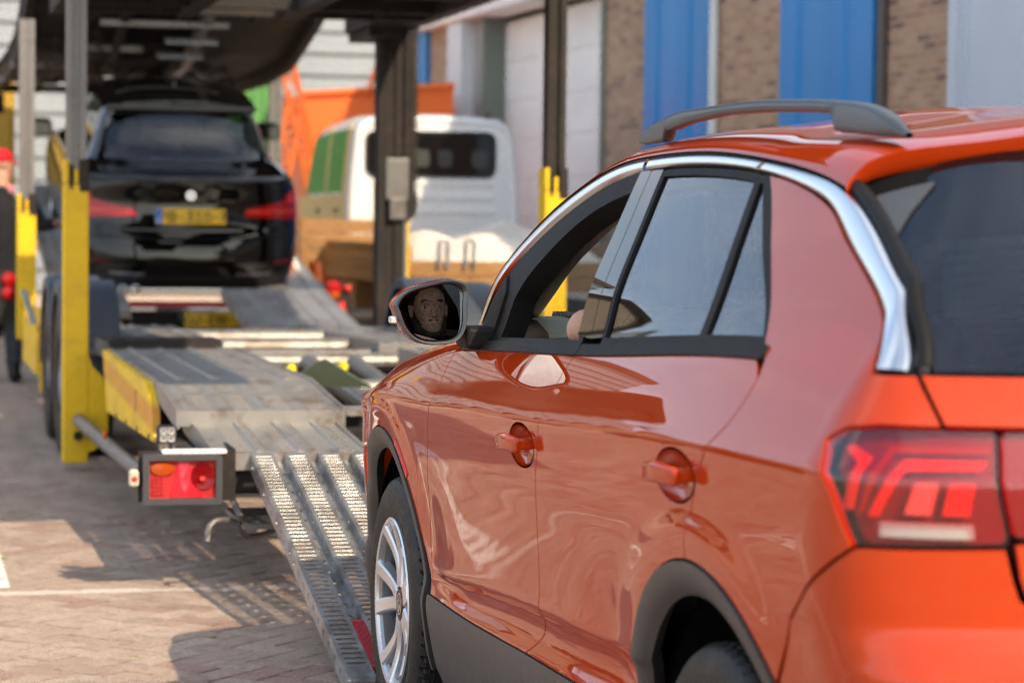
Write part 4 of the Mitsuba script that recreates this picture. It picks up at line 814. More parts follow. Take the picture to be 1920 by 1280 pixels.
# olive chock plate and yellow clamps between the tracks
OLIVE = rough("mat_olive_plate", (.10, .125, .085), .5, .4)
tp("chock_plate", shift(moved(prism(Polygon([(-.19, -.06), (.01, .08), (.06, .06), (.20, -.06)]), .012), rot(math.radians(72), (0, 0, 1)) @ rot(math.radians(-28), (1, 0, 0))), 7.0, .28, .665), OLIVE, False, label="olive green chock plate")
for x, y in ((7.15, .42), (7.35, .15)): tp("clamp", cat(rbox(x, x + .06, y - .014, y + .014, .60, .70, .01), rbox(x + .01, x + .05, y - .022, y + .022, .66, .69, .008)), rough("mat_clamp", (.80, .66, .02), .4, .5) if "mat_clamp" not in scene else "mat_clamp", 30)
# posts: steel sliding in yellow sleeves
def post(x, y, ztop, zs, zb, w=.13, gusset=False, inner=None):
    pk = claim(fresh(f"{TR}__post"))
    labels[pk] = {"label": "grey steel post sliding in a scratched yellow sleeve"}
    prof = Polygon([(x - .05, y - w * .40), (x + .06, y - w * .40), (x + .06, y + w * .40), (x - .05, y + w * .40), (x - .05, y + w * .16), (x - .028, y + w * .12), (x - .028, y - w * .08), (x - .05, y - w * .12)])
    put(f"{pk}__inner_post", prism(prof, ztop - zs + .02, (0, 0, zs - .02), 'xy'), inner or POST_STEEL, False)
    sleeve = cat(bx(x - .062, x + .09, y - w / 2, y + w / 2, zb, zs - .10, .006), bx(x - .062, x + .09, y + w * .30, y + w / 2, zs - .095, zs + .03, .004), bx(x - .062, x + .09, y - w * .08, y + w * .10, zs - .095, zs - .02, .004))
    put(f"{pk}__sleeve", sleeve, YELLOW, False)
    put(f"{pk}__guide_block", cat(bx(x - .07, x + .08, y - w * .50, y - w * .12, zs - .14, zs + .03, .006), bx(x - .066, x + .08, y + w * .12, y + w * .30, zs - .13, zs + .0, .006)), FRAME, False)
    if gusset:
        g = Polygon([(0, .10), (0, .62), (.02, .56), (.075, .50), (.10, .38), (.105, .22), (.075, .14), (.04, .12)])
        v = prism(g, .02, (x - .062, 0, 0), 'yz'); v.vertices[:, 1] = y - w / 2 - v.vertices[:, 1]; v.fix_normals()
        put(f"{pk}__gusset", cat(v, bx(x - .05, x + .06, y - w / 2 - .07, y - w / 2, .20, .50, .01)), YELLOW, False)
        put(f"{pk}__pivot", shift(lathe([(0, 0), (.024, 0), (.024, .012), (.012, .02), (0, .02)], 20, 'x'), x - .084, y - .01, .19), FRAME, 30)
def post_dark(x, y):
    pk = claim(fresh(f"{TR}__post")); labels[pk] = {"label": "dark steel post with a thin yellow edge"}
    put(f"{pk}__inner_post", cat(bx(x - .05, x + .06, y - .09, y - .02, .3, 2.9, .006), bx(x - .03, x + .04, y - .018, y + .05, .3, 2.9)), FRAME, False)
    put(f"{pk}__inner_edge", bx(x - .056, x + .05, y - .115, y - .09, .9, 2.75, .003), POST_STEEL, False)
    put(f"{pk}__outer_rail", bx(x - .07, x + .09, y + .052, y + .105, .3, 2.9, .006), FRAME, False)
    put(f"{pk}__sleeve", bx(x - .045, x + .08, y - .135, y - .095, .3, 1.42, .004), YELLOW, False)
    put(f"{pk}__guide_block", cat(rbox(x - .09, x - .05, y - .12, y + .05, 1.50, 1.80, .012), rbox(x - .10, x - .05, y - .10, y + .02, 1.36, 1.52, .012)), POST_STEEL, 30)
post(9.5, 1.215, 2.95, 1.62, .045, gusset=True); post(15.4, 1.18, 2.85, 1.50, .42, .14)
post(9.5, -1.405, 2.95, 1.62, .25, inner=FRAME); post_dark(13.6, -1.29); post(19.8, -1.38, 2.85, 1.5, .6, .14)
# cable chain hanging at the far right-hand post
links = []
for k in range(34):
    z = 2.80 - .0385 * k
    links.append(bx(13.52, 13.60, -1.375 + .004 * (k % 2), -1.475 + .004 * (k % 2), z - .013, z + .013, .003))
    links.append(bx(13.53, 13.59, -1.40, -1.45, z - .026, z - .008))
curve = [(13.56, -1.425 + .03 * math.sin(a) * 0 + .05 * (1 - math.cos(a)), 1.48 - .10 * math.sin(a)) for a in np.linspace(0, 2.6, 9)]
tp("cable_chain", cat(*links, *[shift(bx(-.04, .04, -.05, .05, -.016, .016, .003), *c) for c in curve], sweep([(13.56, -1.425, 1.55), (13.56, -1.425, 1.50), (13.56, -1.40, 1.42), (13.56, -1.35, 1.39)], rrect(.08, .10, .01))), FRAME, False, label="black cable drag chain hanging beside the post")
# wheels and mudguards on the left, and their twins on the right
TW = lathe([(.22, -.13), (.26, -.145), (.36, -.15), (.43, -.14), (.452, -.12), (.452, -.05), (.442, -.045), (.442, -.035), (.452, -.03), (.452, .03), (.442, .035), (.442, .045), (.452, .05), (.452, .12), (.43, .14), (.36, .15), (.26, .145), (.22, .13)], 64); TW.fix_normals()
TRM = cat(lathe([(.225, .12), (.215, .125), (.205, .10), (.17, .06), (.10, .055), (.09, .09), (.0, .095)], 40), *[shift(lathe([(0, .02), (.014, .02), (.014, 0)], 8), .13 * math.cos(a), .055, .13 * math.sin(a)) for a in np.arange(8) * math.pi / 4]); TRM.fix_normals()
tyre_d, rim_d = mikit.ply(TW, TYRE, smooth=28), mikit.ply(TRM, STEEL, smooth=30)
def guard(x):
    a = np.radians(np.linspace(-2, 178, 34)); R = .53
    g = [np.stack([x + (R + dr_) * np.cos(a), np.full_like(a, y), .452 + (R + dr_) * np.sin(a)], -1) for y, dr_ in ((.935, -.05), (.935, 0), (.95, .012), (1.24, .012), (1.262, 0), (1.262, -.06))]
    return grid_mesh(np.stack(g, 1))
for x in (10.42, 11.50):
    for s in (1, -1):
        wk = claim(fresh(f"{TR}__wheel")); M = T().translate([x, s * 1.105, .452]).rotate([0, 0, 1], 0 if s > 0 else 180)
        scene[wk + "__tyre"] = {**tyre_d, "to_world": M}; scene[wk + "__rim"] = {**rim_d, "to_world": M}
        put(f"{TR}__mudguard", guard(x), MUDGUARD, 30, to_world=None if s > 0 else MIRROR_Y, label="blue-grey plastic mudguard" if s > 0 else None)
tp("mudguard_bracket", cat(bx(9.72, 9.86, .93, 1.14, .60, .63, .005), bx(9.76, 9.80, .95, .97, .30, .62)), POST_STEEL, False)
tp("side_skirt", cat(bx(13.2, 15.1, 1.19, 1.22, .28, .62), bx(12.35, 12.45, 1.16, 1.24, .22, .74), bx(12.45, 13.2, 1.17, 1.23, .64, .74)), YELLOW, False, label="yellow side skirt ahead of the wheels")
# rear lamp cluster on its bracket, marker lamp, work light, pipe, hook
tp("pipe", cat(tube(pchip2([(9.42, 1.20, .275), (7.4, 1.16, .275), (5.75, 1.12, .300)], 12), .035, 14), shift(lathe([(.037, 0), (.046, .0), (.046, .03), (.037, .03)], 18, 'x'), 6.0, 1.125, .296)), POST_STEEL, 30, label="grey steel pipe below the side plate")
tp("amber_marker", rbox(7.72, 7.78, 1.19, 1.21, .32, .355, .008), AMBER, 30)
LX = 5.0
tp("lamp_bracket", cat(bx(LX + .03, LX + .05, .955, 1.30, .335, .515), bx(LX + .03, LX + .30, .955, .965, .33, .52), bx(LX + .05, 5.9, 1.06, 1.12, .42, .49)), FRAME, False)
tp("bumper_strip", cat(rbox(LX - .005, LX + .06, .99, 1.22, .505, .520, .006)), WHITE, 30)
CL = claim(fresh(f"{TR}__rear_lamp")); labels[CL] = {"label": "rectangular red rear lamp cluster with amber indicator"}
LZ, LY = .417, 1.148
fr = sbox(-.134, -.083, .134, .083).buffer(.006).difference(sbox(-.118, -.068, .118, .068))
put(f"{CL}__frame", prism(fr, .05, (LX - .02, LY, LZ), 'yz'), rough("mat_lamp_frame", (.060, .060, .064), .35, .5), False)
put(f"{CL}__housing", bx(LX + .008, LX + .028, LY - .118, LY + .118, LZ - .068, LZ + .068), rough("mat_lamp_back", (.72, .045, .050), .35, .5))
put(f"{CL}__indicator", shift(moved(lathe([(0, -.006), (.03, -.003), (.036, .004), (.036, .012)], 24, 'x'), np.diag([1, 1.25, .72, 1])), LX - .002, LY + .072, LZ + .036), AMBER, 30, label="oval amber indicator")
put(f"{CL}__reflector", prism(Polygon([(LY + .045, LZ - .066), (LY + .01, LZ + .066), (LY - .015, LZ + .066), (LY - .075, LZ - .066)]), .008, (LX - .0, 0, 0), 'yz'), rough("mat_triangle", (.78, .03, .055), .3, .5), False, label="red reflector triangle")
put(f"{CL}__brake_lamp", shift(lathe([(0, .004), (.03, .0), (.045, -.004), (.048, .008)], 28, 'x'), LX - .0, LY - .075, LZ + .008), gloss("mat_brake", (.50, .012, .02)), 30)
put(f"{CL}__bulb", shift(trimesh.creation.icosphere(2, .012), LX - .004, LY - .070, LZ + .0), RED_LIGHT, True)
put(f"{CL}__reversing_cells", cat(*[bx(LX - .003, LX + .008, LY + .096 - .0155 * i, LY + .107 - .0155 * i, LZ - .056 + .014 * j, LZ - .047 + .014 * j, .002) for i in range(3) for j in range(5)]), RED_LIGHT, False)
put(f"{CL}__lens", bx(LX - .012, LX - .010, LY - .118, LY + .118, LZ - .068, LZ + .068), mat("mat_lens_light", {"type": "thindielectric", "specular_transmittance": rgb(.95, .92, .92)}), False)
MK = claim(fresh(f"{TR}__marker_lamp")); labels[MK] = {"label": "small red and white marker lamp on an arm beside the lamp cluster"}
put(f"{MK}__arm", tube([(LX + .04, 1.26, .40), (LX + .03, 1.31, .415)], .016), RUBBER, 30)
put(f"{MK}__lens", shift(moved(rbox(-.022, .022, -.018, .018, -.032, .032, .014), np.eye(4)), LX + .01, 1.318, .422), rough("mat_marker_clear", (.55, .50, .40), .2, .6), 30)
put(f"{MK}__bulb", shift(trimesh.creation.icosphere(2, .011), LX - .008, 1.318, .42), RED_LIGHT, True)
WK = claim(fresh(f"{TR}__work_light")); labels[WK] = {"label": "square four-lamp work light on top of the rear lamp"}
put(f"{WK}__body", rbox(LX + .02, LX + .07, 1.165, 1.235, .540, .606, .010), BLACK_PLASTIC, 30)
put(f"{WK}__front", bx(LX + .014, LX + .022, 1.171, 1.229, .546, .600, .003), rough("mat_work_face", (.16, .16, .17), .25, .5))
for i in range(2):
    for j in range(2): put(f"{WK}__led", shift(lathe([(0, .006), (.008, .002), (.0105, -.002), (.0105, .006)], 16, 'x'), LX + .012, 1.187 + .027 * i, .5605 + .026 * j), WHITE, 30)
put(f"{WK}__foot", cat(bx(LX + .03, LX + .045, 1.172, 1.178, .518, .545), bx(LX + .03, LX + .045, 1.222, 1.228, .518, .545), tube([(LX + .04, 1.20, .545), (LX + .04, 1.20, .518)], .006)), CHROME, False)
tp("hook", tube(spline([(LX + .35, .62, .24), (LX + .05, .95, .255), (LX + .0, 1.0, .27), (LX - .02, 1.045, .262), (LX - .03, 1.06, .235), (LX - .03, 1.062, .20)], 24), .011, 8), POST_STEEL, 40, label="bent steel hook hanging beside the ramp")
tp("bracket", cat(tube([(LX + .05, .965, .34), (LX + .0, .94, .28)], .012, 8), bx(LX - .02, LX + .5, .60, .93, .235, .255)), POST_STEEL, False)
tp("rear_bar", cat(bx(5.10, 5.20, -1.2, 1.25, .35, .47, .01), bx(5.04, 5.10, -.42, .44, .40, .50)), FRAME)
# upper deck: wheel tracks, cross members and hoses seen from below
ud = []
tp("upper_track", cat(bx(8.6, 12.9, .28, 1.14, 2.86, 2.89), bx(8.6, 12.9, -1.40, -.50, 2.86, 2.89), bx(3.4, 8.6, -.42, 1.14, 3.0, 3.03), bx(8.5, 8.7, -1.4, 1.14, 2.86, 3.0)), FRAME, False, label="rear upper deck with an added unseen extension that shades the yard")  # the rearmost raised plate is added out of view to cast shade
tp("upper_beam", cat(*[bx(8.6, 13.0, y - .05, y + .05, 2.70, 2.86) for y in (-1.36, 1.10, -.45, .25)], *[bx(x, x + .10, -1.40, 1.14, 2.72, 2.86) for x in (8.65, 9.9, 11.2, 12.3, 12.9)], bx(12.6, 14.0, -1.40, -1.02, 2.70, 2.80), bx(13.2, 14.0, -1.30, -1.05, 2.64, 2.70)), FRAME, False)
def fz(x): return lin(x, [14.6, 17.0, 18.4, 20, 23.5], [3.60, 3.10, 2.84, 2.79, 2.82])
xs = np.linspace(16.0, 23.5, 16)
far_prof = Polygon(np.vstack([np.c_[xs, fz(xs)], np.c_[xs[::-1], fz(xs[::-1]) + .05]]))
tp("upper_track", cat(*[prism(far_prof, w, (0, y, 0)) for y, w in ((.22, .92), (-1.36, .92))]), FRAME, False, label="front upper deck seen from below")
tp("upper_panel", prism(affinity.translate(far_prof, 0, .08), 2.5, (0, -1.36, 0)), DARK, False)
rr = np.random.default_rng(3); bits = []
for k in range(46):
    x = rr.uniform(16.1, 23); y = rr.uniform(-1.25, 1.05); l = rr.uniform(.2, 1.1); z = float(fz(x)) - rr.uniform(.02, .12)
    bits.append(bx(x, x + (l if k % 2 else .06), y, y + (.05 if k % 2 else l), z - .05, z, .004))
for y in (-1.3, -.38, .3, 1.1): bits.append(sweep(np.c_[xs, np.full(16, y), fz(xs) - .07], rrect(.07, .13, .006)))
tp("upper_framework", cat(*bits[0::3], *bits[1::3]), FRAME, False); tp("upper_framework", cat(*bits[2::3]), DECK, False)
for k in range(9):
    x0 = rr.uniform(15.5, 20); y0 = rr.uniform(-1, .9)
    pts = [(x0 + .45 * i, y0 + .12 * rr.standard_normal(), float(fz(x0 + .45 * i)) - .12 - .04 * rr.random()) for i in range(6)]
    tp("hose", tube(spline(pts, 24), .014, 6), RUBBER, 30)
# pale plates added below the deck, imitating its bright gaps and lamps by colour
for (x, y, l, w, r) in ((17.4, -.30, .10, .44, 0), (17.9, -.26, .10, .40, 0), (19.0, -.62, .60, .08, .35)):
    tp("bright_gap_plate", shift(moved(bx(-l / 2, l / 2, -w / 2, w / 2, -.006, .006), rot(math.radians(-24), (0, 1, 0)) @ rot(r, (0, 0, 1))), x, y, float(fz(x)) - .16), PALE_METAL, False)
# red bar, number plate and lamps of the front half
tp("red_bar", bx(13.40, 13.43, -.16, .58, .735, .775), rough("mat_red_bar", (.30, .010, .022), .5, .4), label="red bar below the black car")
NP = tp("number_plate", bx(13.72, 13.735, -.30, .16, .585, .685, .003), PLATE_YELLOW, label="yellow number plate in shadow below the black car")
put(f"{NP}__characters", text_on("OJ-EW-77", .062, (13.718, -.07, .606), (0, -1, 0), (0, 0, 1), .002, True), INK)
tp("plate_light", bx(13.70, 13.74, -.07, .10, .70, .72, .004), WHITE)
ML = claim(fresh(f"{TR}__round_lamp")); labels[ML] = {"label": "round red and orange lamps at the right of the front ramp plates"}
for nm, c, r, b in (("lamp", (15.0, -1.13, .83), .062, RED_PLASTIC), ("lamp", (15.0, -1.13, .79), .045, AMBER), ("lamp", (15.0, -1.24, .83), .028, RED_LIGHT)): put(f"{ML}__{nm}", shift(lathe([(0, -.03), (r * .6, -.024), (r, -.008), (r, .02)], 24, 'x'), *c), b, 30)
put(f"{ML}__reflector", prism(Polygon([(-1.165, .72), (-1.21, .735), (-1.235, .60), (-1.20, .58)]), .02, (14.98, 0, 0), 'yz'), RED_LIGHT, False)
put(f"{ML}__bracket", cat(bx(15.02, 15.06, -1.28, -1.0, .58, .86), tube([(15.1, -1.1, .60), (15.1, -1.62, .60)], .075, 14)), FRAME, 30)
CHV = claim(fresh(f"{TR}__marker_board")); labels[CHV] = {"label": "red and white striped marker board"}
put(f"{CHV}__board", prism(Polygon([(-.74, 1.28), (-.79, 1.26), (-1.02, .86), (-.84, .84), (-.76, 1.0)]), .02, (15.5, 0, 0), 'yz'), WHITE, False)
put(f"{CHV}__stripe", prism(Polygon([(-.80, 1.17), (-.84, 1.10), (-.96, .87), (-.86, .86), (-.79, 1.03)]), .003, (15.495, 0, 0), 'yz'), RED_LIGHT, False)
LL = claim(fresh(f"{TR}__round_lamp")); labels[LL] = {"label": "pair of round red lamps beside the yellow side skirt"}
for z in (.855, .745): put(f"{LL}__lamp", shift(lathe([(0, -.03), (.04, -.024), (.058, -.008), (.058, .02)], 24, 'x'), 16.2, 1.275, z), RED_PLASTIC, 30)
put(f"{LL}__plate", bx(16.22, 16.25, 1.19, 1.36, .50, .93), FRAME)
# ------------------------------------------------------------------ people
def hull2(a, ra, b, rb):
    s = trimesh.creation.icosphere(subdivisions=2, radius=1.0).vertices
    return manifold3d.Manifold.hull_points(np.vstack([s * ra + a, s * rb + b]).astype(np.float32))
def body_mesh(bones, L=.012, taubin=14):
    """bones: (joint a, radius a, joint b, radius b), joined into one smooth surface."""
    M = None
    for a, ra, b, rb in bones:
        h = hull2(np.array(a, float), ra, np.array(b, float), rb); M = h if M is None else M + h
    M = M.refine_to_length(L).to_mesh(); m = trimesh.Trimesh(M.vert_properties[:, :3], M.tri_verts)
    v0 = np.array(m.vertices); trimesh.smoothing.filter_taubin(m, lamb=.5, nu=-.53, iterations=taubin)
    v1 = np.array(m.vertices); bad = ~(np.linalg.norm(v1 - v0, axis=1) < .03); v1[bad] = v0[bad]; return tm(v1, m.faces)
def hand_bones(w, d, up_, side, curl=.5, s=1.):
    """A hand from the wrist w pointing along d; up_ is the back of the hand, side the thumb's side."""
    d, up_, side = (np.asarray(v, float) / np.linalg.norm(v) for v in (d, up_, side)); w = np.asarray(w, float); B = []
    palm = w + d * .085 * s
    for k, o in enumerate((-.030, -.010, .010, .030)):
        B.append((w + side * o * .6, .014 * s, palm + side * o, .0125 * s))
    for k, (o, l) in enumerate(((.031, .070), (.011, .080), (-.010, .075), (-.030, .058))):
        p = palm + side * o; dd = d.copy()
        for seg, rr_ in ((.45, .0095), (.32, .0085), (.23, .0075)):
            c, sn = math.cos(curl), math.sin(curl); nd = dd * c - up_ * sn; nd /= np.linalg.norm(nd)
            q = p + nd * l * seg * s; B.append((p, rr_ * s, q, (rr_ - .0012) * s)); p, dd = q, nd; up_ = up_ * c + d * 0 if False else up_
    t0 = w + d * .03 + side * .026; t1 = t0 + (d * .6 + side * .7 - up_ * .35) * .045 * s; t2 = t1 + (d * .9 + side * .1 - up_ * .4) * .032 * s
    B += [(w, .014 * s, t0, .014 * s), (t0, .013 * s, t1, .0105 * s), (t1, .010 * s, t2, .008 * s)]
    return B
def head_bones(c, f, r, s=1.):
    """Head round centre c, looking along f, with r to its right."""
    c, f = np.asarray(c, float), np.asarray(f, float) / np.linalg.norm(f); u = np.array([0, 0, 1.]); r = np.cross(f, u); r /= np.linalg.norm(r); u = np.cross(r, f)
    P3 = lambda a, b, d: c + (f * a + r * b + u * d) * s
    B = [(P3(-.028, 0, .035), .076, P3(.020, 0, .040), .070), (P3(.022, 0, .0), .066, P3(.050, 0, -.055), .046), (P3(.066, 0, -.098), .022, P3(.052, 0, -.06), .044),
         (P3(.01, .045, -.075), .026, P3(.066, .010, -.098), .020), (P3(.01, -.045, -.075), .026, P3(.066, -.010, -.098), .020),
         (P3(.078, 0, .012), .013, P3(.100, 0, -.028), .012), (P3(.088, .012, -.032), .009, P3(.088, -.012, -.032), .009), (P3(.074, .030, .024), .012, P3(.080, -.030, .024), .012),
         (P3(.082, .018, -.060), .0075, P3(.082, -.018, -.060), .0075), (P3(.078, .016, -.072), .008, P3(.078, -.016, -.072), .008),
         (P3(-.012, .078, .018), .014, P3(-.004, .076, -.020), .010), (P3(-.012, -.078, .018), .014, P3(-.004, -.076, -.020), .010)]
    return B, P3
# --- the driver
DR = thing("person", "bearded man in a navy T-shirt sitting at the wheel of the orange car", "person")
hips, chest, neck = np.array([.90, .37, .66]), np.array([.83, .385, 1.00]), np.array([.845, .39, 1.13])
HC = np.array([.885, .415, 1.258]); HF = np.array([.93, .36, -.02])
hb, H3 = head_bones(HC, HF, None)
sl, sr = np.array([.845, .590, 1.10]), np.array([.81, .195, 1.085])
el, wr_l = np.array([1.105, .765, 1.118]), np.array([1.345, .585, 1.045])
er, wr_r = np.array([1.06, .10, .92]), np.array([1.36, .235, 1.03])
skin = hb + [(neck - [0, 0, .05], .066, HC - [.02, 0, .05], .056)]
skin += [(sl + (el - sl) * .45, .052, el, .043), (el, .044, el + (wr_l - el) * .35, .042), (el + (wr_l - el) * .35, .042, wr_l, .027)]
skin += [(sr + (er - sr) * .45, .050, er, .043), (er, .043, wr_r, .027)]
rimv = np.array([1.50, .50, 1.06]) - wr_l
skin += hand_bones(wr_l, (wr_l - el) * .6 + rimv * .4, (-.3, .1, 1), (.35, -.9, .1), .42)
skin += hand_bones(wr_r, np.array([1.50, .24, 1.06]) - wr_r, (-.3, -.2, 1), (.2, .95, .2), .45)
trunk = [(hips, .15, chest, .15), (chest + [0, .09, .02], .105, chest + [0, -.09, .02], .105), (chest + [0, .10, .03], .10, sl, .066), (chest + [0, -.10, .03], .10, sr, .066), (chest + [.02, 0, .06], .11, neck - [0, 0, .055], .075),
         (sl, .070, sl + (el - sl) * .52, .060), (sr, .068, sr + (er - sr) * .52, .058), (hips + [0, .08, -.02], .11, hips + [0, -.08, -.02], .11)]
legs = [(hips + [.02, .09, -.04], .105, (1.37, .50, .70), .072), ((1.37, .50, .70), .068, (1.66, .47, .36), .05), (hips + [.02, -.09, -.04], .105, (1.37, .26, .70), .072), ((1.37, .26, .70), .068, (1.66, .28, .36), .05), ((1.64, .47, .33), .045, (1.80, .47, .35), .035), ((1.64, .28, .33), .045, (1.80, .28, .35), .035)]
put(f"{DR}__body", body_mesh(skin, .007, 6), SKIN, True)
put(f"{DR}__shirt", body_mesh(trunk, .014, 12), NAVY, True)
put(f"{DR}__trousers", body_mesh(legs, .02, 8), GREY_CLOTH, True)
def hair_cap(H3, C, top=True):
    b = [(H3(-.036, 0, .040), .0785, H3(.004, 0, .050), .0755), (H3(-.05, 0, .0), .066, H3(-.04, 0, -.03), .055), (H3(-.02, .055, .03), .030, H3(-.02, -.055, .03), .030)]
    m = body_mesh(b, .008, 4); return m
put(f"{DR}__hair", hair_cap(H3, HC), HAIR, True)
beard = [(H3(.005, s * .062, -.035), .018, H3(.025, s * .048, -.080), .024) for s in (1, -1)] + [(H3(.025, s * .048, -.080), .0225, H3(.068, s * .010, -.104), .0215) for s in (1, -1)] + [(H3(.089, .016, -.048), .0055, H3(.089, -.016, -.048), .0055), (H3(.068, 0, -.104), .022, H3(.074, 0, -.086), .013)]
put(f"{DR}__beard", body_mesh(beard, .006, 4), HAIR, True)
for s in (1, -1):
    e = put(f"{DR}__eye", shift(trimesh.creation.icosphere(2, .0125), *H3(.0665, s * .032, .006)), rough("mat_eye", (.70, .68, .64), .2, .5) if "mat_eye" not in scene else "mat_eye", True)
    put(f"{e}__pupil", shift(trimesh.creation.icosphere(2, .006), *H3(.0755, s * .033, .006)), INK, True)
    put(f"{DR}__eyebrow", tube([H3(.083, s * .018, .028), H3(.084, s * .032, .034), H3(.074, s * .046, .030)], .0042, 6), HAIR, True)
put(f"{DR}__lips", tube(spline([H3(.080, -.022, -.066), H3(.0905, 0, -.065), H3(.080, .022, -.066)], 9), .0045, 6), rough("mat_lips", (.42, .17, .13), .4, .4), True)
wd = (wr_l - el) / np.linalg.norm(wr_l - el)
put(f"{DR}__watch", cat(tube([wr_l - wd * .034, wr_l - wd * .006], .0325, 20), shift(rbox(-.018, .018, -.018, .018, -.006, .006, .005), *(wr_l - wd * .02 + np.array([0, .012, .031])))), BLACK_PLASTIC, 30, label="black wrist watch")
# --- the man beside the trailer
PE = thing("person", "man in red cap and dark jacket standing beside the trailer", "person")
o = np.array([16.75, 1.31, 0.])
Q = lambda x, y, z: o + np.array([x, y, z])
hb2, G3 = head_bones(Q(.02, .0, 1.76), (.55, -.83, -.12), None, 1.0)
k1, k2 = Q(.02, .10, .50), Q(.05, -.10, .50)
put(f"{PE}__body", body_mesh(hb2 + [(Q(0, 0, 1.56), .06, Q(.01, 0, 1.70), .056), (Q(-.12, -.42, 1.30), .036, Q(-.10, -.52, 1.30), .028)] + hand_bones(Q(-.10, -.52, 1.30), (.1, -1, .05), (-.2, 0, 1), (.8, .1, .3), .4)
    + [(Q(.02, .30, 1.02), .032, Q(.05, .30, .93), .026)] + hand_bones(Q(.05, .30, .93), (.1, -.05, -1), (0, 1, 0), (1, 0, 0), .3), .008, 6), SKIN, True)
put(f"{PE}__jacket", body_mesh([(Q(0, 0, .92), .15, Q(0, 0, 1.35), .165), (Q(0, .11, 1.38), .12, Q(0, -.11, 1.38), .12), (Q(0, .10, 1.40), .10, Q(-.01, .22, 1.46), .078), (Q(0, -.10, 1.40), .10, Q(.0, -.22, 1.46), .078), (Q(0, 0, 1.45), .11, Q(0, 0, 1.56), .074),
    (Q(-.01, .22, 1.46), .078, Q(-.02, .29, 1.20), .062), (Q(-.02, .29, 1.20), .060, Q(.02, .30, 1.03), .045), (Q(0, -.22, 1.46), .078, Q(-.06, -.30, 1.28), .060), (Q(-.06, -.30, 1.28), .058, Q(-.12, -.43, 1.30), .044)], .02, 10), BLACK_CLOTH, True)
put(f"{PE}__trousers", body_mesh([(Q(0, .08, .90), .125, k1, .085), (k1, .082, Q(-.02, .10, .12), .062), (Q(0, -.08, .90), .125, k2, .085), (k2, .082, Q(.02, -.10, .12), .062), (Q(0, .07, .94), .13, Q(0, -.07, .94), .13)], .022, 8), GREY_CLOTH, True)
put(f"{PE}__shoes", cat(*[body_mesh([(Q(-.04, s * .10, .055), .052, Q(.10, s * .11 - .02, .045), .042), (Q(.10, s * .11 - .02, .042), .042, Q(.17, s * .115 - .03, .038), .036), (Q(-.02, s * .10, .07), .05, Q(0, s * .10, .14), .055)], .02, 4) for s in (1, -1)]), BLACK_PLASTIC, True)
put(f"{PE}__cap", body_mesh([(G3(-.035, 0, .065), .083, G3(.01, 0, .070), .079), (G3(.06, .035, .055), .016, G3(.06, -.035, .055), .016), (G3(.08, .03, .052), .010, G3(.145, .022, .040), .007), (G3(.08, -.03, .052), .010, G3(.145, -.022, .040), .007), (G3(.145, .022, .040), .007, G3(.145, -.022, .040), .007)], .012, 5), rough("mat_red_cap", (.52, .02, .03), .7, .2), True)
put(f"{PE}__scarf", body_mesh([(Q(.0, .05, 1.57), .055, Q(.0, -.05, 1.57), .055), (Q(.03, 0, 1.60), .06, Q(.05, -.02, 1.48), .06)], .014, 5), rough("mat_pink_scarf", (.60, .22, .26), .8, .2), True)
for s in (1, -1): put(f"{PE}__eye", shift(trimesh.creation.icosphere(1, .010), *G3(.075, s * .032, .006)), INK, True)
# ------------------------------------------------------------------ the black estate car on the trailer
BC = thing("black_estate_car", "glossy black estate car standing nose up on the trailer under its upper deck", "car")
bo = np.array([14.55, .02, .60]); PITCHX = .155
def ring_fn(hw, xr, xf, n_r=3.2, n_f=2.6, L=4.5):
    """A body with plan outline from half width hw(z, x), back xr(z) and front xf(z); s runs from 0 (middle of the back) to 1 (middle of the front) down one side."""
    def fn(s, z):
        s, z = np.broadcast_arrays(np.asarray(s, float), np.asarray(z, float)); w = hw(z); a, b = xr(z), xf(z); c0, c1 = a + .45, b - .7
        t = np.clip(s / .25, 0, 1) * np.pi / 2; u = np.clip((s - .25) / .5, 0, 1); v = np.clip((s - .75) / .25, 0, 1) * np.pi / 2
        x = np.where(s < .25, c0 - .45 * np.cos(t) ** (2 / n_r), np.where(s < .75, c0 + (c1 - c0) * u, c1 + .7 * np.sin(v) ** (2 / n_f)))
        y = np.where(s < .25, w * np.sin(t) ** (2 / n_r), np.where(s < .75, w, w * np.cos(v) ** (2 / n_f)))
        return np.stack([x, y, z], -1)
    return fn
bc_hw = PchipInterpolator([.20, .35, .55, .75, .92, 1.00, 1.06, 1.10, 1.30, 1.45, 1.55, 1.60], [.74, .81, .845, .85, .835, .81, .76, .715, .64, .575, .50, .40])
bc_xr = PchipInterpolator([.20, .30, .45, .62, .70, .85, 1.02, 1.055, 1.09, 1.12, 1.45, 1.60], [.16, .05, .0, .02, .05, .06, .04, .08, .42, .50, .72, 1.1])
bc_xf = lambda z: lin(z, [.2, .5, .75, .95, 1.0, 1.45, 1.6], [4.35, 4.45, 4.42, 4.1, 3.5, 2.6, 2.2])
BCF0 = ring_fn(bc_hw, bc_xr, bc_xf)
def BCF(s, z, side=1, d=0.):
    q = BCF0(s, z)
    if d: 
        e = BCF0(np.asarray(s) + .002, z) - BCF0(np.asarray(s) - .002, z); n = np.stack([-e[..., 1], e[..., 0], 0 * e[..., 0]], -1); n /= np.linalg.norm(n, axis=-1, keepdims=True) + 1e-9
        q = q + n * d
    q = q * [1, side, 1]; q[..., 2] = q[..., 2] * 1.0 + PITCHX * np.clip(q[..., 0], 0, 9); return q + bo
def bcp(name, poly, bsdf, d=.004, h=.03, skirt=.004, smooth=30, two=True, label=None, root=None):
    for sd in ((1, -1) if two else (1,)): put(f"{root or BC}__{name}", sheet(poly, lambda s, z: BCF(s, z, sd, d), h, skirt, (-1, .4 * sd, 0)), bsdf, smooth, label=label)
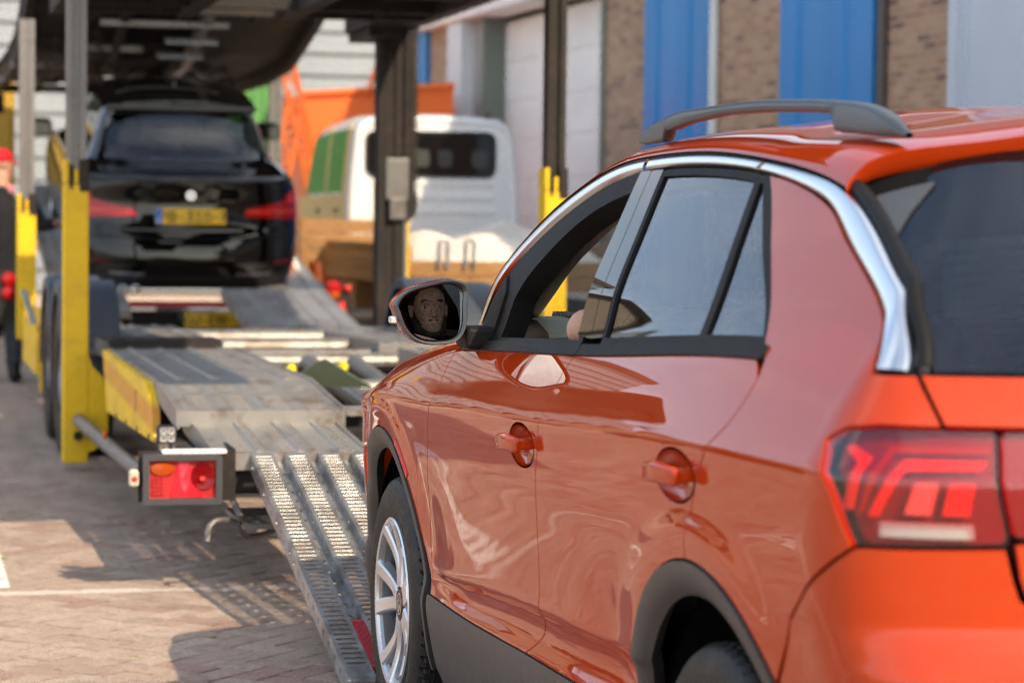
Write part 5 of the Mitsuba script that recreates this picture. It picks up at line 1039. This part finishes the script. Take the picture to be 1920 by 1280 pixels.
def bsheet(s0, s1, z0, z1, sd, d=0., ns=60, nz=40):
    S, Z = np.meshgrid(np.linspace(s0, s1, ns), np.linspace(z0, z1, nz), indexing='ij'); g = BCF(S, Z, sd, d); return grid_mesh(g, (-.3, sd, .05))
well = Polygon([(.335, .15), (.335, .45), (.37, .64), (.44, .64), (.475, .45), (.475, .15)])
body_poly = Polygon([(0, .22), (1, .22), (1, .93), (.80, 1.0), (.0, 1.06)]).difference(affinity.scale(Point(.305, .36).buffer(.36), .115, 1.0)).difference(affinity.scale(Point(.735, .36).buffer(.36), .115, 1.0))
for sd in (1, -1): put(f"{BC}__body", sheet(body_poly, lambda s, z: BCF(s, z, sd, 0.), .03, .03, (-.3, sd, 0)), BLACK_PAINT, 35)
put(f"{BC}__inner_body", cat(*[bsheet(0, 1, .25, .95, sd, -.06, 50, 8) for sd in (1, -1)]), DARK, True)
for sd in (1, -1): put(f"{BC}__pillar", cat(bsheet(.0, .85, 1.055, 1.115, sd, .001, 60, 5), bsheet(.0, .85, 1.44, 1.49, sd, .0, 60, 5), bsheet(.165, .285, 1.10, 1.46, sd, .001, 12, 12), bsheet(.44, .47, 1.10, 1.46, sd, .002, 6, 12), bsheet(.66, .70, 1.10, 1.46, sd, .002, 6, 12)), BLACK_PAINT, True)
Sg, Yg = np.meshgrid(np.linspace(.0, 1, 30), np.linspace(-1, 1, 25), indexing='ij')
xs_r = .72 + Sg * 1.93; zr = 1.50 + .12 * np.sin(np.pi * np.clip(Sg * .85 + .10, 0, 1)) * (1 - .25 * Yg ** 2) - .05 * Yg ** 4
put(f"{BC}__roof", grid_mesh(np.stack([xs_r + .06 * Yg ** 2, Yg * .60, zr + PITCHX * xs_r], -1) + bo, (0, 0, 1)), BLACK_PAINT, True)
put(f"{BC}__roof_edge", shift(moved(rbox(.70, .95, -.57, .57, 1.455, 1.51, .022), np.array([[1, 0, 0, 0], [0, 1, 0, 0], [PITCHX, 0, 1, 0], [0, 0, 0, 1]])), *bo), BLACK_PAINT, 30)
put(f"{BC}__antenna_fin", shift(moved(trimesh.convex.convex_hull(np.array([(1.25, 0, 1.66), (1.45, 0, 1.62), (1.20, .02, 1.53), (1.20, -.02, 1.53), (1.46, .018, 1.56), (1.46, -.018, 1.56)])), np.array([[1, 0, 0, 0], [0, 1, 0, 0], [PITCHX, 0, 1, 0], [0, 0, 0, 1]])), *bo), BLACK_PAINT, 30)
bcp("rear_window", [(0, 1.115), (.135, 1.115), (.155, 1.20), (.155, 1.42), (.14, 1.445), (0, 1.445)], TINT, .002, .04, 0, True)
bcp("side_window", [(.29, 1.12), (.435, 1.12), (.435, 1.44), (.30, 1.44)], TINT, .002, .04, 0, True); bcp("side_window", [(.475, 1.12), (.655, 1.12), (.655, 1.44), (.475, 1.44)], TINT2, .002, .04, 0, True)
WSg = np.stack([np.stack([np.linspace(2.55, 3.35, 12), np.full(12, y), np.linspace(1.50, 1.02, 12) + PITCHX * np.linspace(2.55, 3.35, 12)], -1) for y in np.linspace(-.66, .66, 8)], 1) + bo
put(f"{BC}__windscreen", grid_mesh(WSg, (1, 0, 1)), TINT2, True)
put(f"{BC}__trunk_ledge", cat(*[sheet([(0, 1.020), (.20, 1.015), (.205, 1.04), (0, 1.048)], lambda s, z: BCF(s, z, sd, .018), .02, .03, (-1, 0, 0)) for sd in (1, -1)]), BLACK_PAINT, 30)
bcp("lower_trim", [(0, .225), (.225, .225), (.215, .33), (0, .31)], BLACK_PLASTIC, .006)
bcp("bumper_groove", [(0, .595), (.19, .60), (.19, .612), (0, .607)], DARK, .003, skirt=0)
bcp("bumper_strip", [(.040, .322), (.105, .328), (.105, .346), (.040, .340)], rough("mat_bumper_strip", (.20, .20, .22), .3, .5, .5), .012)
bcp("reflector", [(.110, .410), (.190, .425), (.190, .445), (.110, .430)], DARK_RED, .008)
for sd in (1, -1):
    lk = put(f"{BC}__tail_lamp", sheet([(.048, .762), (.140, .735), (.205, .715), (.222, .80), (.222, .93), (.205, .945), (.155, .928), (.140, .872), (.052, .818)], lambda s, z: BCF(s, z, sd, .004), .015, .004, (-1, 0, 0)), RED_PLASTIC, 30, label="L-shaped red tail lamp")
    lk2 = put(f"{BC}__tail_lamp", sheet([(.062, .925), (.121, .93), (.115, .952), (.068, .945)], lambda s, z: BCF(s, z, sd, .006), .012, .004, (-1, 0, 0)), RED_PLASTIC, 30) if False else None
    put(f"{lk}__upper_lens", sheet([(.152, .850), (.216, .855), (.217, .922), (.204, .934), (.160, .918)], lambda s, z: BCF(s, z, sd, .009), .012, .003, (-1, 0, 0)), RED_LIGHT, 30)
    put(f"{lk}__light_bar", sheet([(.054, .790), (.140, .782), (.214, .775), (.214, .792), (.140, .800), (.055, .806)], lambda s, z: BCF(s, z, sd, .009), .012, .003, (-1, 0, 0)), RED_LIGHT, 30)
px_ = float(BCF(np.array([.0]), np.array([.76]))[0, 0]); pz_ = float(BCF(np.array([.0]), np.array([.758]))[0, 2])
NPB = put(f"{BC}__number_plate", bx(px_ - .020, px_ - .008, bo[1] - .262, bo[1] + .262, pz_ - .058, pz_ + .058, .004), PLATE_YELLOW, label="yellow number plate with a blue band")
put(f"{NPB}__blue_band", bx(px_ - .0225, px_ - .0195, bo[1] + .214, bo[1] + .260, pz_ - .056, pz_ + .056), PLATE_BLUE)
put(f"{NPB}__country_code", text_on("NL", .02, (px_ - .0225, bo[1] + .237, pz_ - .042), (0, -1, 0), (0, 0, 1), .001, True), WHITE)
put(f"{NPB}__characters", text_on("PB-310-F", .074, (px_ - .020, bo[1] - .026, pz_ - .037), (0, -1, 0), (0, 0, 1), .002, True), INK)
bz_ = float(BCF(np.array([.0]), np.array([.915]))[0, 2]); bx_ = float(BCF(np.array([.0]), np.array([.915]))[0, 0])
EM = put(f"{BC}__emblem", shift(lathe([(0, -.006), (.034, -.006), (.038, .0), (.038, .01)], 28, 'x'), bx_ - .01, bo[1], bz_), CHROME, 30)
for q, b in ((0, PLATE_BLUE), (1, WHITE), (2, PLATE_BLUE), (3, WHITE)):
    a = np.linspace(q * math.pi / 2, (q + 1) * math.pi / 2, 8); put(f"{EM}__quarter", prism(Polygon(np.vstack([[(0, 0)], np.c_[.022 * np.cos(a), .022 * np.sin(a)]])), .002, (bx_ - .0185, bo[1], bz_), 'yz'), b)
put(f"{BC}__exhaust", cat(*[shift(lathe([(.026, .14), (.034, .13), (.036, .0), (.031, -.004), (.028, .0), (.026, .14)], 24, 'x'), bo[0] + .0, bo[1] + .50 - .09 * k, bo[2] + .225) for k in range(2)]), CHROME, 30, label="twin chrome exhaust pipes")
CW = lathe([(.20, -.10), (.22, -.11), (.30, -.112), (.322, -.09), (.325, 0), (.322, .09), (.30, .112), (.22, .11), (.20, .10)], 48); CW.fix_normals()
CR = cat(lathe([(.215, .09), (.205, .10), (.195, .07), (.05, .05), (0, .06)], 32), *[rbox(.05, .2, -.018, .018, .05, .085, .008).apply_transform(rot(2 * math.pi * k / 5, (0, 0, 1))).apply_transform(np.array([[1, 0, 0, 0], [0, 0, 1, 0], [0, 1, 0, 0], [0, 0, 0, 1.]])) for k in range(5)])
cw_d, cr_d = mikit.ply(CW, TYRE, smooth=28), mikit.ply(CR, ALLOY, smooth=30)
for wx in (.92, 3.52):
    for s in (1, -1):
        wk = claim(fresh(f"{BC}__wheel")); M = T().translate([bo[0] + wx, bo[1] + s * .715, bo[2] + .325 + PITCHX * wx]).rotate([0, 0, 1], 0 if s > 0 else 180)
        scene[wk + "__tyre"] = {**cw_d, "to_world": M}; scene[wk + "__rim"] = {**cr_d, "to_world": M}
put(f"{BC}__underbody", shift(moved(bx(.3, 4.1, -.6, .6, .18, .30), np.array([[1, 0, 0, 0], [0, 1, 0, 0], [PITCHX, 0, 1, 0], [0, 0, 0, 1]])), *bo), DARK)
SH = np.array([[1, 0, 0, 0], [0, 1, 0, 0], [PITCHX, 0, 1, 0], [0, 0, 0, 1.]])
put(f"{BC}__seat", shift(moved(cat(*[rbox(1.5, 1.7, y - .24, y + .24, .6, 1.12, .05) for y in (-.35, .35)], *[rbox(1.52, 1.62, y - .12, y + .12, 1.16, 1.34, .04) for y in (-.35, .35)], rbox(2.2, 2.4, -.6, .6, .6, 1.1, .05)), SH), *bo), SEAT, 30)
for s in (1, -1):
    mk = put(f"{BC}__door_mirror", shift(moved(rbox(2.62, 2.78, s * .86 if s > 0 else -1.06, 1.06 if s > 0 else -.86, 1.02, 1.16, .04), SH), *bo), BLACK_PAINT, 30)
    put(f"{mk}__glass", shift(moved(bx(2.612, 2.618, s * .88, s * 1.04, 1.04, 1.14), SH), *bo), BLACK_GLOSS)
# a second dark car parked across the yard on the left (it shows in the orange car's doors)
PK = thing("parked_car", "dark parked car standing alone across the yard, mirrored in the orange car's doors", "car")
unshear = np.eye(4); unshear[2, 0] = -PITCHX; unshear[2, 3] = PITCHX * bo[0]
mv = np.eye(4); mv[:3, 3] = np.array([12.6, 6.6, 0]) - bo + [0, 0, .0]
for k_ in [k for k in scene if k.startswith(BC + "__") and not any(w in k for w in ("open_door", "plate", "emblem"))]:
    d_ = scene[k_]; m_ = np.array(d_["to_world"].matrix, float) if "to_world" in d_ else np.eye(4)
    scene[claim(PK + k_[len(BC):])] = {**d_, "to_world": T((mv @ unshear @ m_).tolist())}
# ------------------------------------------------------------------ the white flatbed truck behind the trailer
TK = thing("flatbed_truck", "white and cream crew-cab truck with a pale wooden load bed, parked beyond the trailer", "truck")
tk = lambda n, m, b, s=30, l=None, sub=None: put(f"{sub or TK}__{n}", m, b, s, label=l)
cab_pts = []
xr0, yl, yr = 19.95, -2.12, -3.86; yc = (yl + yr) / 2; W2 = (yl - yr) / 2
def cab_sec(x, hw, zb, zt, k=4.5, lean=.10):
    z = np.linspace(zb, zt, 22); t = (z - zb) / (zt - zb); w = hw * (1 - lean * np.clip((t - .35) / .65, 0, 1) ** 1.4) * np.clip(1 - np.clip((t - .90) / .10, 0, 1) ** 2 * .16, 0, 1)
    L = np.c_[np.full(22, x), yc + w, z]; R = np.c_[np.full(22, x), yc - w[::-1], z[::-1]]; topy = np.linspace(1, -1, 9)[1:-1]
    tp_ = np.c_[np.full(7, x), yc + w[-1] * topy, zt + .03 * (1 - topy ** 2)]; return np.vstack([L, tp_, R])
secs = [cab_sec(x, W2 * a, .95, zt) for x, a, zt in ((19.97, .93, 2.30), (19.95, .955, 2.32), (19.97, .985, 2.355), (20.05, 1.0, 2.385), (20.6, 1.0, 2.40), (21.8, 1.0, 2.40), (22.3, .99, 2.36))] + [cab_sec(22.9, .97 * W2, .95, 1.75), cab_sec(23.4, .93 * W2, .95, 1.55), cab_sec(23.6, .85 * W2, .95, 1.4)]
cab = loft(np.array(secs)[:, :, :]); k = secs[0].shape[0]
rear_face = tm(np.vstack([secs[0], [[19.965, yc, 1.6]]]), [[q, (q + 1) % k, k] for q in range(k)])
cab_m = cat(cab, rear_face); cab_m.fix_normals()
CABMAT = WHITE_PAINT
tk("cab", cab_m, CABMAT, 28, "white cab with rounded corners")
for z in (1.74, 1.60, 1.46): tk("cab_swage", sweep([(19.955, yc - .60, z), (19.955, yc + .60, z)], [(-.012, -.02), (.0, -.03), (.012, -.02), (.012, .02), (0, .03), (-.012, .02)]), WHITE_PAINT, 40)
wp = Polygon(rrect(1.26, .40, .07, 4))
RW = tk("rear_window", prism(affinity.translate(wp, yc + .04, 2.02), .012, (19.945, 0, 0), 'yz'), BLACK_GLOSS, False, "dark rear window of the cab")
put(f"{RW}__seal", prism(affinity.translate(wp.buffer(.025), yc + .04, 2.02).difference(affinity.translate(wp.buffer(-.003), yc + .04, 2.02)), .02, (19.942, 0, 0), 'yz'), RUBBER, False)
for y0, w in ((-.45, .16), (-.1, .14), (.16, .20), (.42, .10)): put(f"{RW}__headrest", rbox(19.938, 19.946, yc + y0, yc + y0 + w, 1.90, 2.08, .0035) if False else prism(affinity.translate(Polygon(rrect(w, .17, .04)), yc + y0, 1.98), .003, (19.9425, 0, 0), 'yz'), rough("mat_window_seats", (.035, .036, .036), .4, .5) if "mat_window_seats" not in scene else "mat_window_seats", False)
def cab_side(name, poly, d, bsdf, lb=None):
    def fn(x, z):
        t = (z - .95) / (2.40 - .95); w = W2 * (1 - .10 * np.clip((t - .35) / .65, 0, 1) ** 1.4); return np.stack([x, yc + w + d, z], -1)
    return tk(name, sheet(poly, fn, .06, .02), bsdf, 30, lb)
cab_side("side_panel", sbox(20.13, .96, 22.9, 1.62), .004, CREAM, "cream lower side of the cab"); cab_side("side_panel", sbox(20.13, 1.62, 20.32, 2.30), .004, CREAM)
cab_side("side_panel", Polygon([(21.2, 1.62), (21.34, 1.62), (21.34, 2.30), (21.2, 2.30)]), .004, CREAM)
cab_side("side_window", Polygon([(20.34, 1.64), (21.19, 1.64), (21.19, 2.26), (20.34, 2.26)]), .006, rough("mat_green_window", (.07, .36, .035), .45, .2), "green side window"); cab_side("side_window", Polygon([(21.36, 1.64), (22.5, 1.64), (22.2, 2.22), (21.36, 2.26)]), .006, "mat_green_window")  # panes are one plain opaque green
for x in (20.5, 21.6): cab_side("door_handle", sbox(x, 1.44, x + .16, 1.48), .02, BLACK_PLASTIC)
tk("roof_lamp", rbox(20.0, 20.06, yc - .56, yc - .52, 2.39, 2.44, .01), BLACK_PLASTIC)
# load bed
BZ = .92
for y in (-1.66, -2.60): tk("headboard_post", bx(19.70, 19.735, y - .04, y + .04, .8, 1.38), WOOD, False)
for z in (.96, 1.10, 1.24): tk("headboard_plank", bx(19.74, 19.78, -2.62, -1.62, z, z + .128, .006), WOOD, False)
tk("bed_floor", bx(15.75, 19.70, yr + .04, -1.90, BZ - .08, BZ, .005), TARP, False)
tarp_x, tarp_y = np.meshgrid(np.linspace(16.0, 19.6, 40), np.linspace(yr + .12, -2.05, 30), indexing='ij')
tz = BZ + .03 + .62 * meshkit.fbm(np.stack([tarp_x * .8, tarp_y * 1.1, tarp_x * 0], -1), 3, 5) * np.sin(np.pi * np.clip((tarp_x - 16.0) / 3.6, 0, 1)) ** .5 * np.sin(np.pi * np.clip((tarp_y - yr - .12) / (-2.05 - yr - .12), 0, 1)) ** .4
tk("tarpaulin", grid_mesh(np.stack([tarp_x, tarp_y, tz], -1), (0, 0, 1)), TARP, True, "pale dusty load cover on the bed")
for k in range(3): tk("side_board", bx(15.75, 19.68, -1.90 + .0, -1.865, BZ - .09 + .115 * k, BZ + .02 + .115 * k, .006), WOOD, False, "brown wooden side board of the bed")
for k in range(2): tk("tail_board", bx(15.71, 15.745, yr + .04, -1.87, BZ - .13 + .125 * k, BZ - .01 + .125 * k, .006), WOOD, False)
for k in range(3): tk("far_side_board", bx(15.75, 19.68, yr, yr + .035, BZ - .09 + .115 * k, BZ + .02 + .115 * k, .006), WOOD, False)
for y in (-2.14, -2.36, -3.02, -3.16): tk("lashing_loop", tube([(15.69, y - .035, BZ + .06), (15.68, y - .035, BZ + .24), (15.68, y - .03, BZ + .275), (15.68, y, BZ + .29), (15.68, y + .03, BZ + .275), (15.68, y + .035, BZ + .24), (15.69, y + .035, BZ + .06)], .017, 8), STEEL, 40)
tk("chassis", cat(bx(15.8, 23.2, yc - .45, yc - .33, .52, .72), bx(15.8, 23.2, yc + .33, yc + .45, .52, .72), bx(15.78, 15.86, yr + .2, -2.0, .45, .60)), FRAME, False)
tk("side_box", bx(18.6, 19.4, -2.24, -1.95, .40, .80, .02), WOOD, False, "brown wooden box under the bed")
tk("cab_step", bx(19.45, 19.68, -2.30, -2.06, .86, 1.0, .01), WHITE, False)
for wx in (17.2, 22.4):
    for s in (1, -1):
        wk = claim(fresh(f"{TK}__wheel")); M = T().translate([wx, yc + s * .74, .34]).rotate([0, 0, 1], 0 if s > 0 else 180)
        scene[wk + "__tyre"] = {**cw_d, "to_world": M}; scene[wk + "__rim"] = {**cr_d, "to_world": M}
# ------------------------------------------------------------------ the orange machine, the yellow truck, the red car
OM = thing("orange_machine", "large orange spreader hopper with lattice arms standing behind the cream truck cab", "machine")
om = lambda n, m, b, s=30, l=None: put(f"{OM}__{n}", m, b, s, label=l)
om("hopper", prism(Polygon([(-2.42, 2.83), (-4.3, 2.98), (-4.3, .55), (-3.4, .45), (-2.72, .9), (-2.55, 1.9)]), 2.4, (25.0, 0, 0), 'yz'), ORANGE, False)
om("hopper_rim", sweep([(24.97, -2.42, 2.84), (24.97, -4.3, 2.99)], rrect(.06, .07, .015)), ORANGE, 30)
om("leg", cat(bx(24.9, 25.1, -2.72, -2.50, 0, 1.3, .02), bx(25.6, 25.8, -2.9, -2.6, 0, 1.2, .02), bx(24.9, 25.1, -4.2, -4.0, 0, .7, .02)), ORANGE_DARK, False)
def lattice(a, b, c, d_, n):
    """A flat ladder frame between the chords a-b and c-d_."""
    a, b, c, d_ = (np.array(v, float) for v in (a, b, c, d_)); m = [tube([a, b], .028, 8), tube([c, d_], .028, 8)]
    for k in range(n):
        t, u = k / n, (k + 1) / n; p, q = a + (b - a) * t, c + (d_ - c) * t; r = (c + (d_ - c) * u) if k % 2 == 0 else (a + (b - a) * u)
        m.append(tube([p, q], .016, 6)); m.append(tube([p if k % 2 == 0 else q, r], .016, 6))
    return cat(*m)
om("lattice_arm", cat(lattice((24.7, -2.16, 3.22), (24.6, -2.62, 1.05), (24.7, -2.34, 3.10), (24.6, -2.80, 1.05), 11), tube(spline([(24.7, -2.16, 3.22), (24.7, -2.22, 3.30), (24.7, -2.30, 3.24), (24.7, -2.34, 3.10)], 10), .028, 8)), ORANGE_DARK, 40, "orange lattice arm")
om("lattice_arm", cat(lattice((24.45, -3.34, 3.42), (24.45, -3.16, 2.86), (24.45, -3.44, 3.40), (24.45, -3.40, 2.86), 4), lattice((24.7, -2.26, 2.7), (24.3, -2.0, 1.6), (24.7, -2.42, 2.6), (24.3, -2.15, 1.5), 6)), ORANGE_DARK, 40)
om("chute", prism(Polygon([(-2.60, 1.2), (-2.88, 1.2), (-2.80, .2), (-2.62, .2)]), .5, (24.3, 0, 0), 'yz'), ORANGE, False)
om("drawbar", cat(bx(24.0, 24.1, -2.9, -2.3, 1.12, 1.18), bx(24.0, 24.1, -2.9, -2.3, .98, 1.03)), FRAME, False)
GT = thing("green_container", "small green ribbed container showing between the black car and the corrugated wall", "container")
GZ = [bx(30.3, 31.5, -3.0, -2.2, 1.2, 3.32)] + [bx(30.26, 30.3, -2.96 + .13 * k, -2.90 + .13 * k, 1.2, 3.3) for k in range(6)]
put(f"{GT}__shell", GZ[0], GREEN, False); 
for g in GZ[1:]: put(f"{GT}__rib", g, GREEN, False)
YT = thing("yellow_truck", "dark yellow truck front at the far left behind the trailer's posts", "truck")
put(f"{YT}__cab", rbox(24.0, 26.2, .88, 3.3, .55, 2.95, .08), rough("mat_truck_yellow", (.45, .28, .03), .45, .5), 30)
put(f"{YT}__window", rbox(23.985, 24.02, 1.0, 3.2, 2.5, 2.72, .01), BLACK_GLOSS, 30)
for k in range(7): put(f"{YT}__grille_slat", bx(23.97, 24.0, 1.1 + .30 * k, 1.16 + .30 * k, 1.3, 2.4), FRAME)
put(f"{YT}__bumper", rbox(23.9, 24.1, .88, 3.3, .35, .75, .05), FRAME, 30)
for y in (1.1, 3.05):
    wk = claim(fresh(f"{YT}__wheel")); scene[wk + "__tyre"] = {**tyre_d, "to_world": T().translate([25.0, y, .452])}
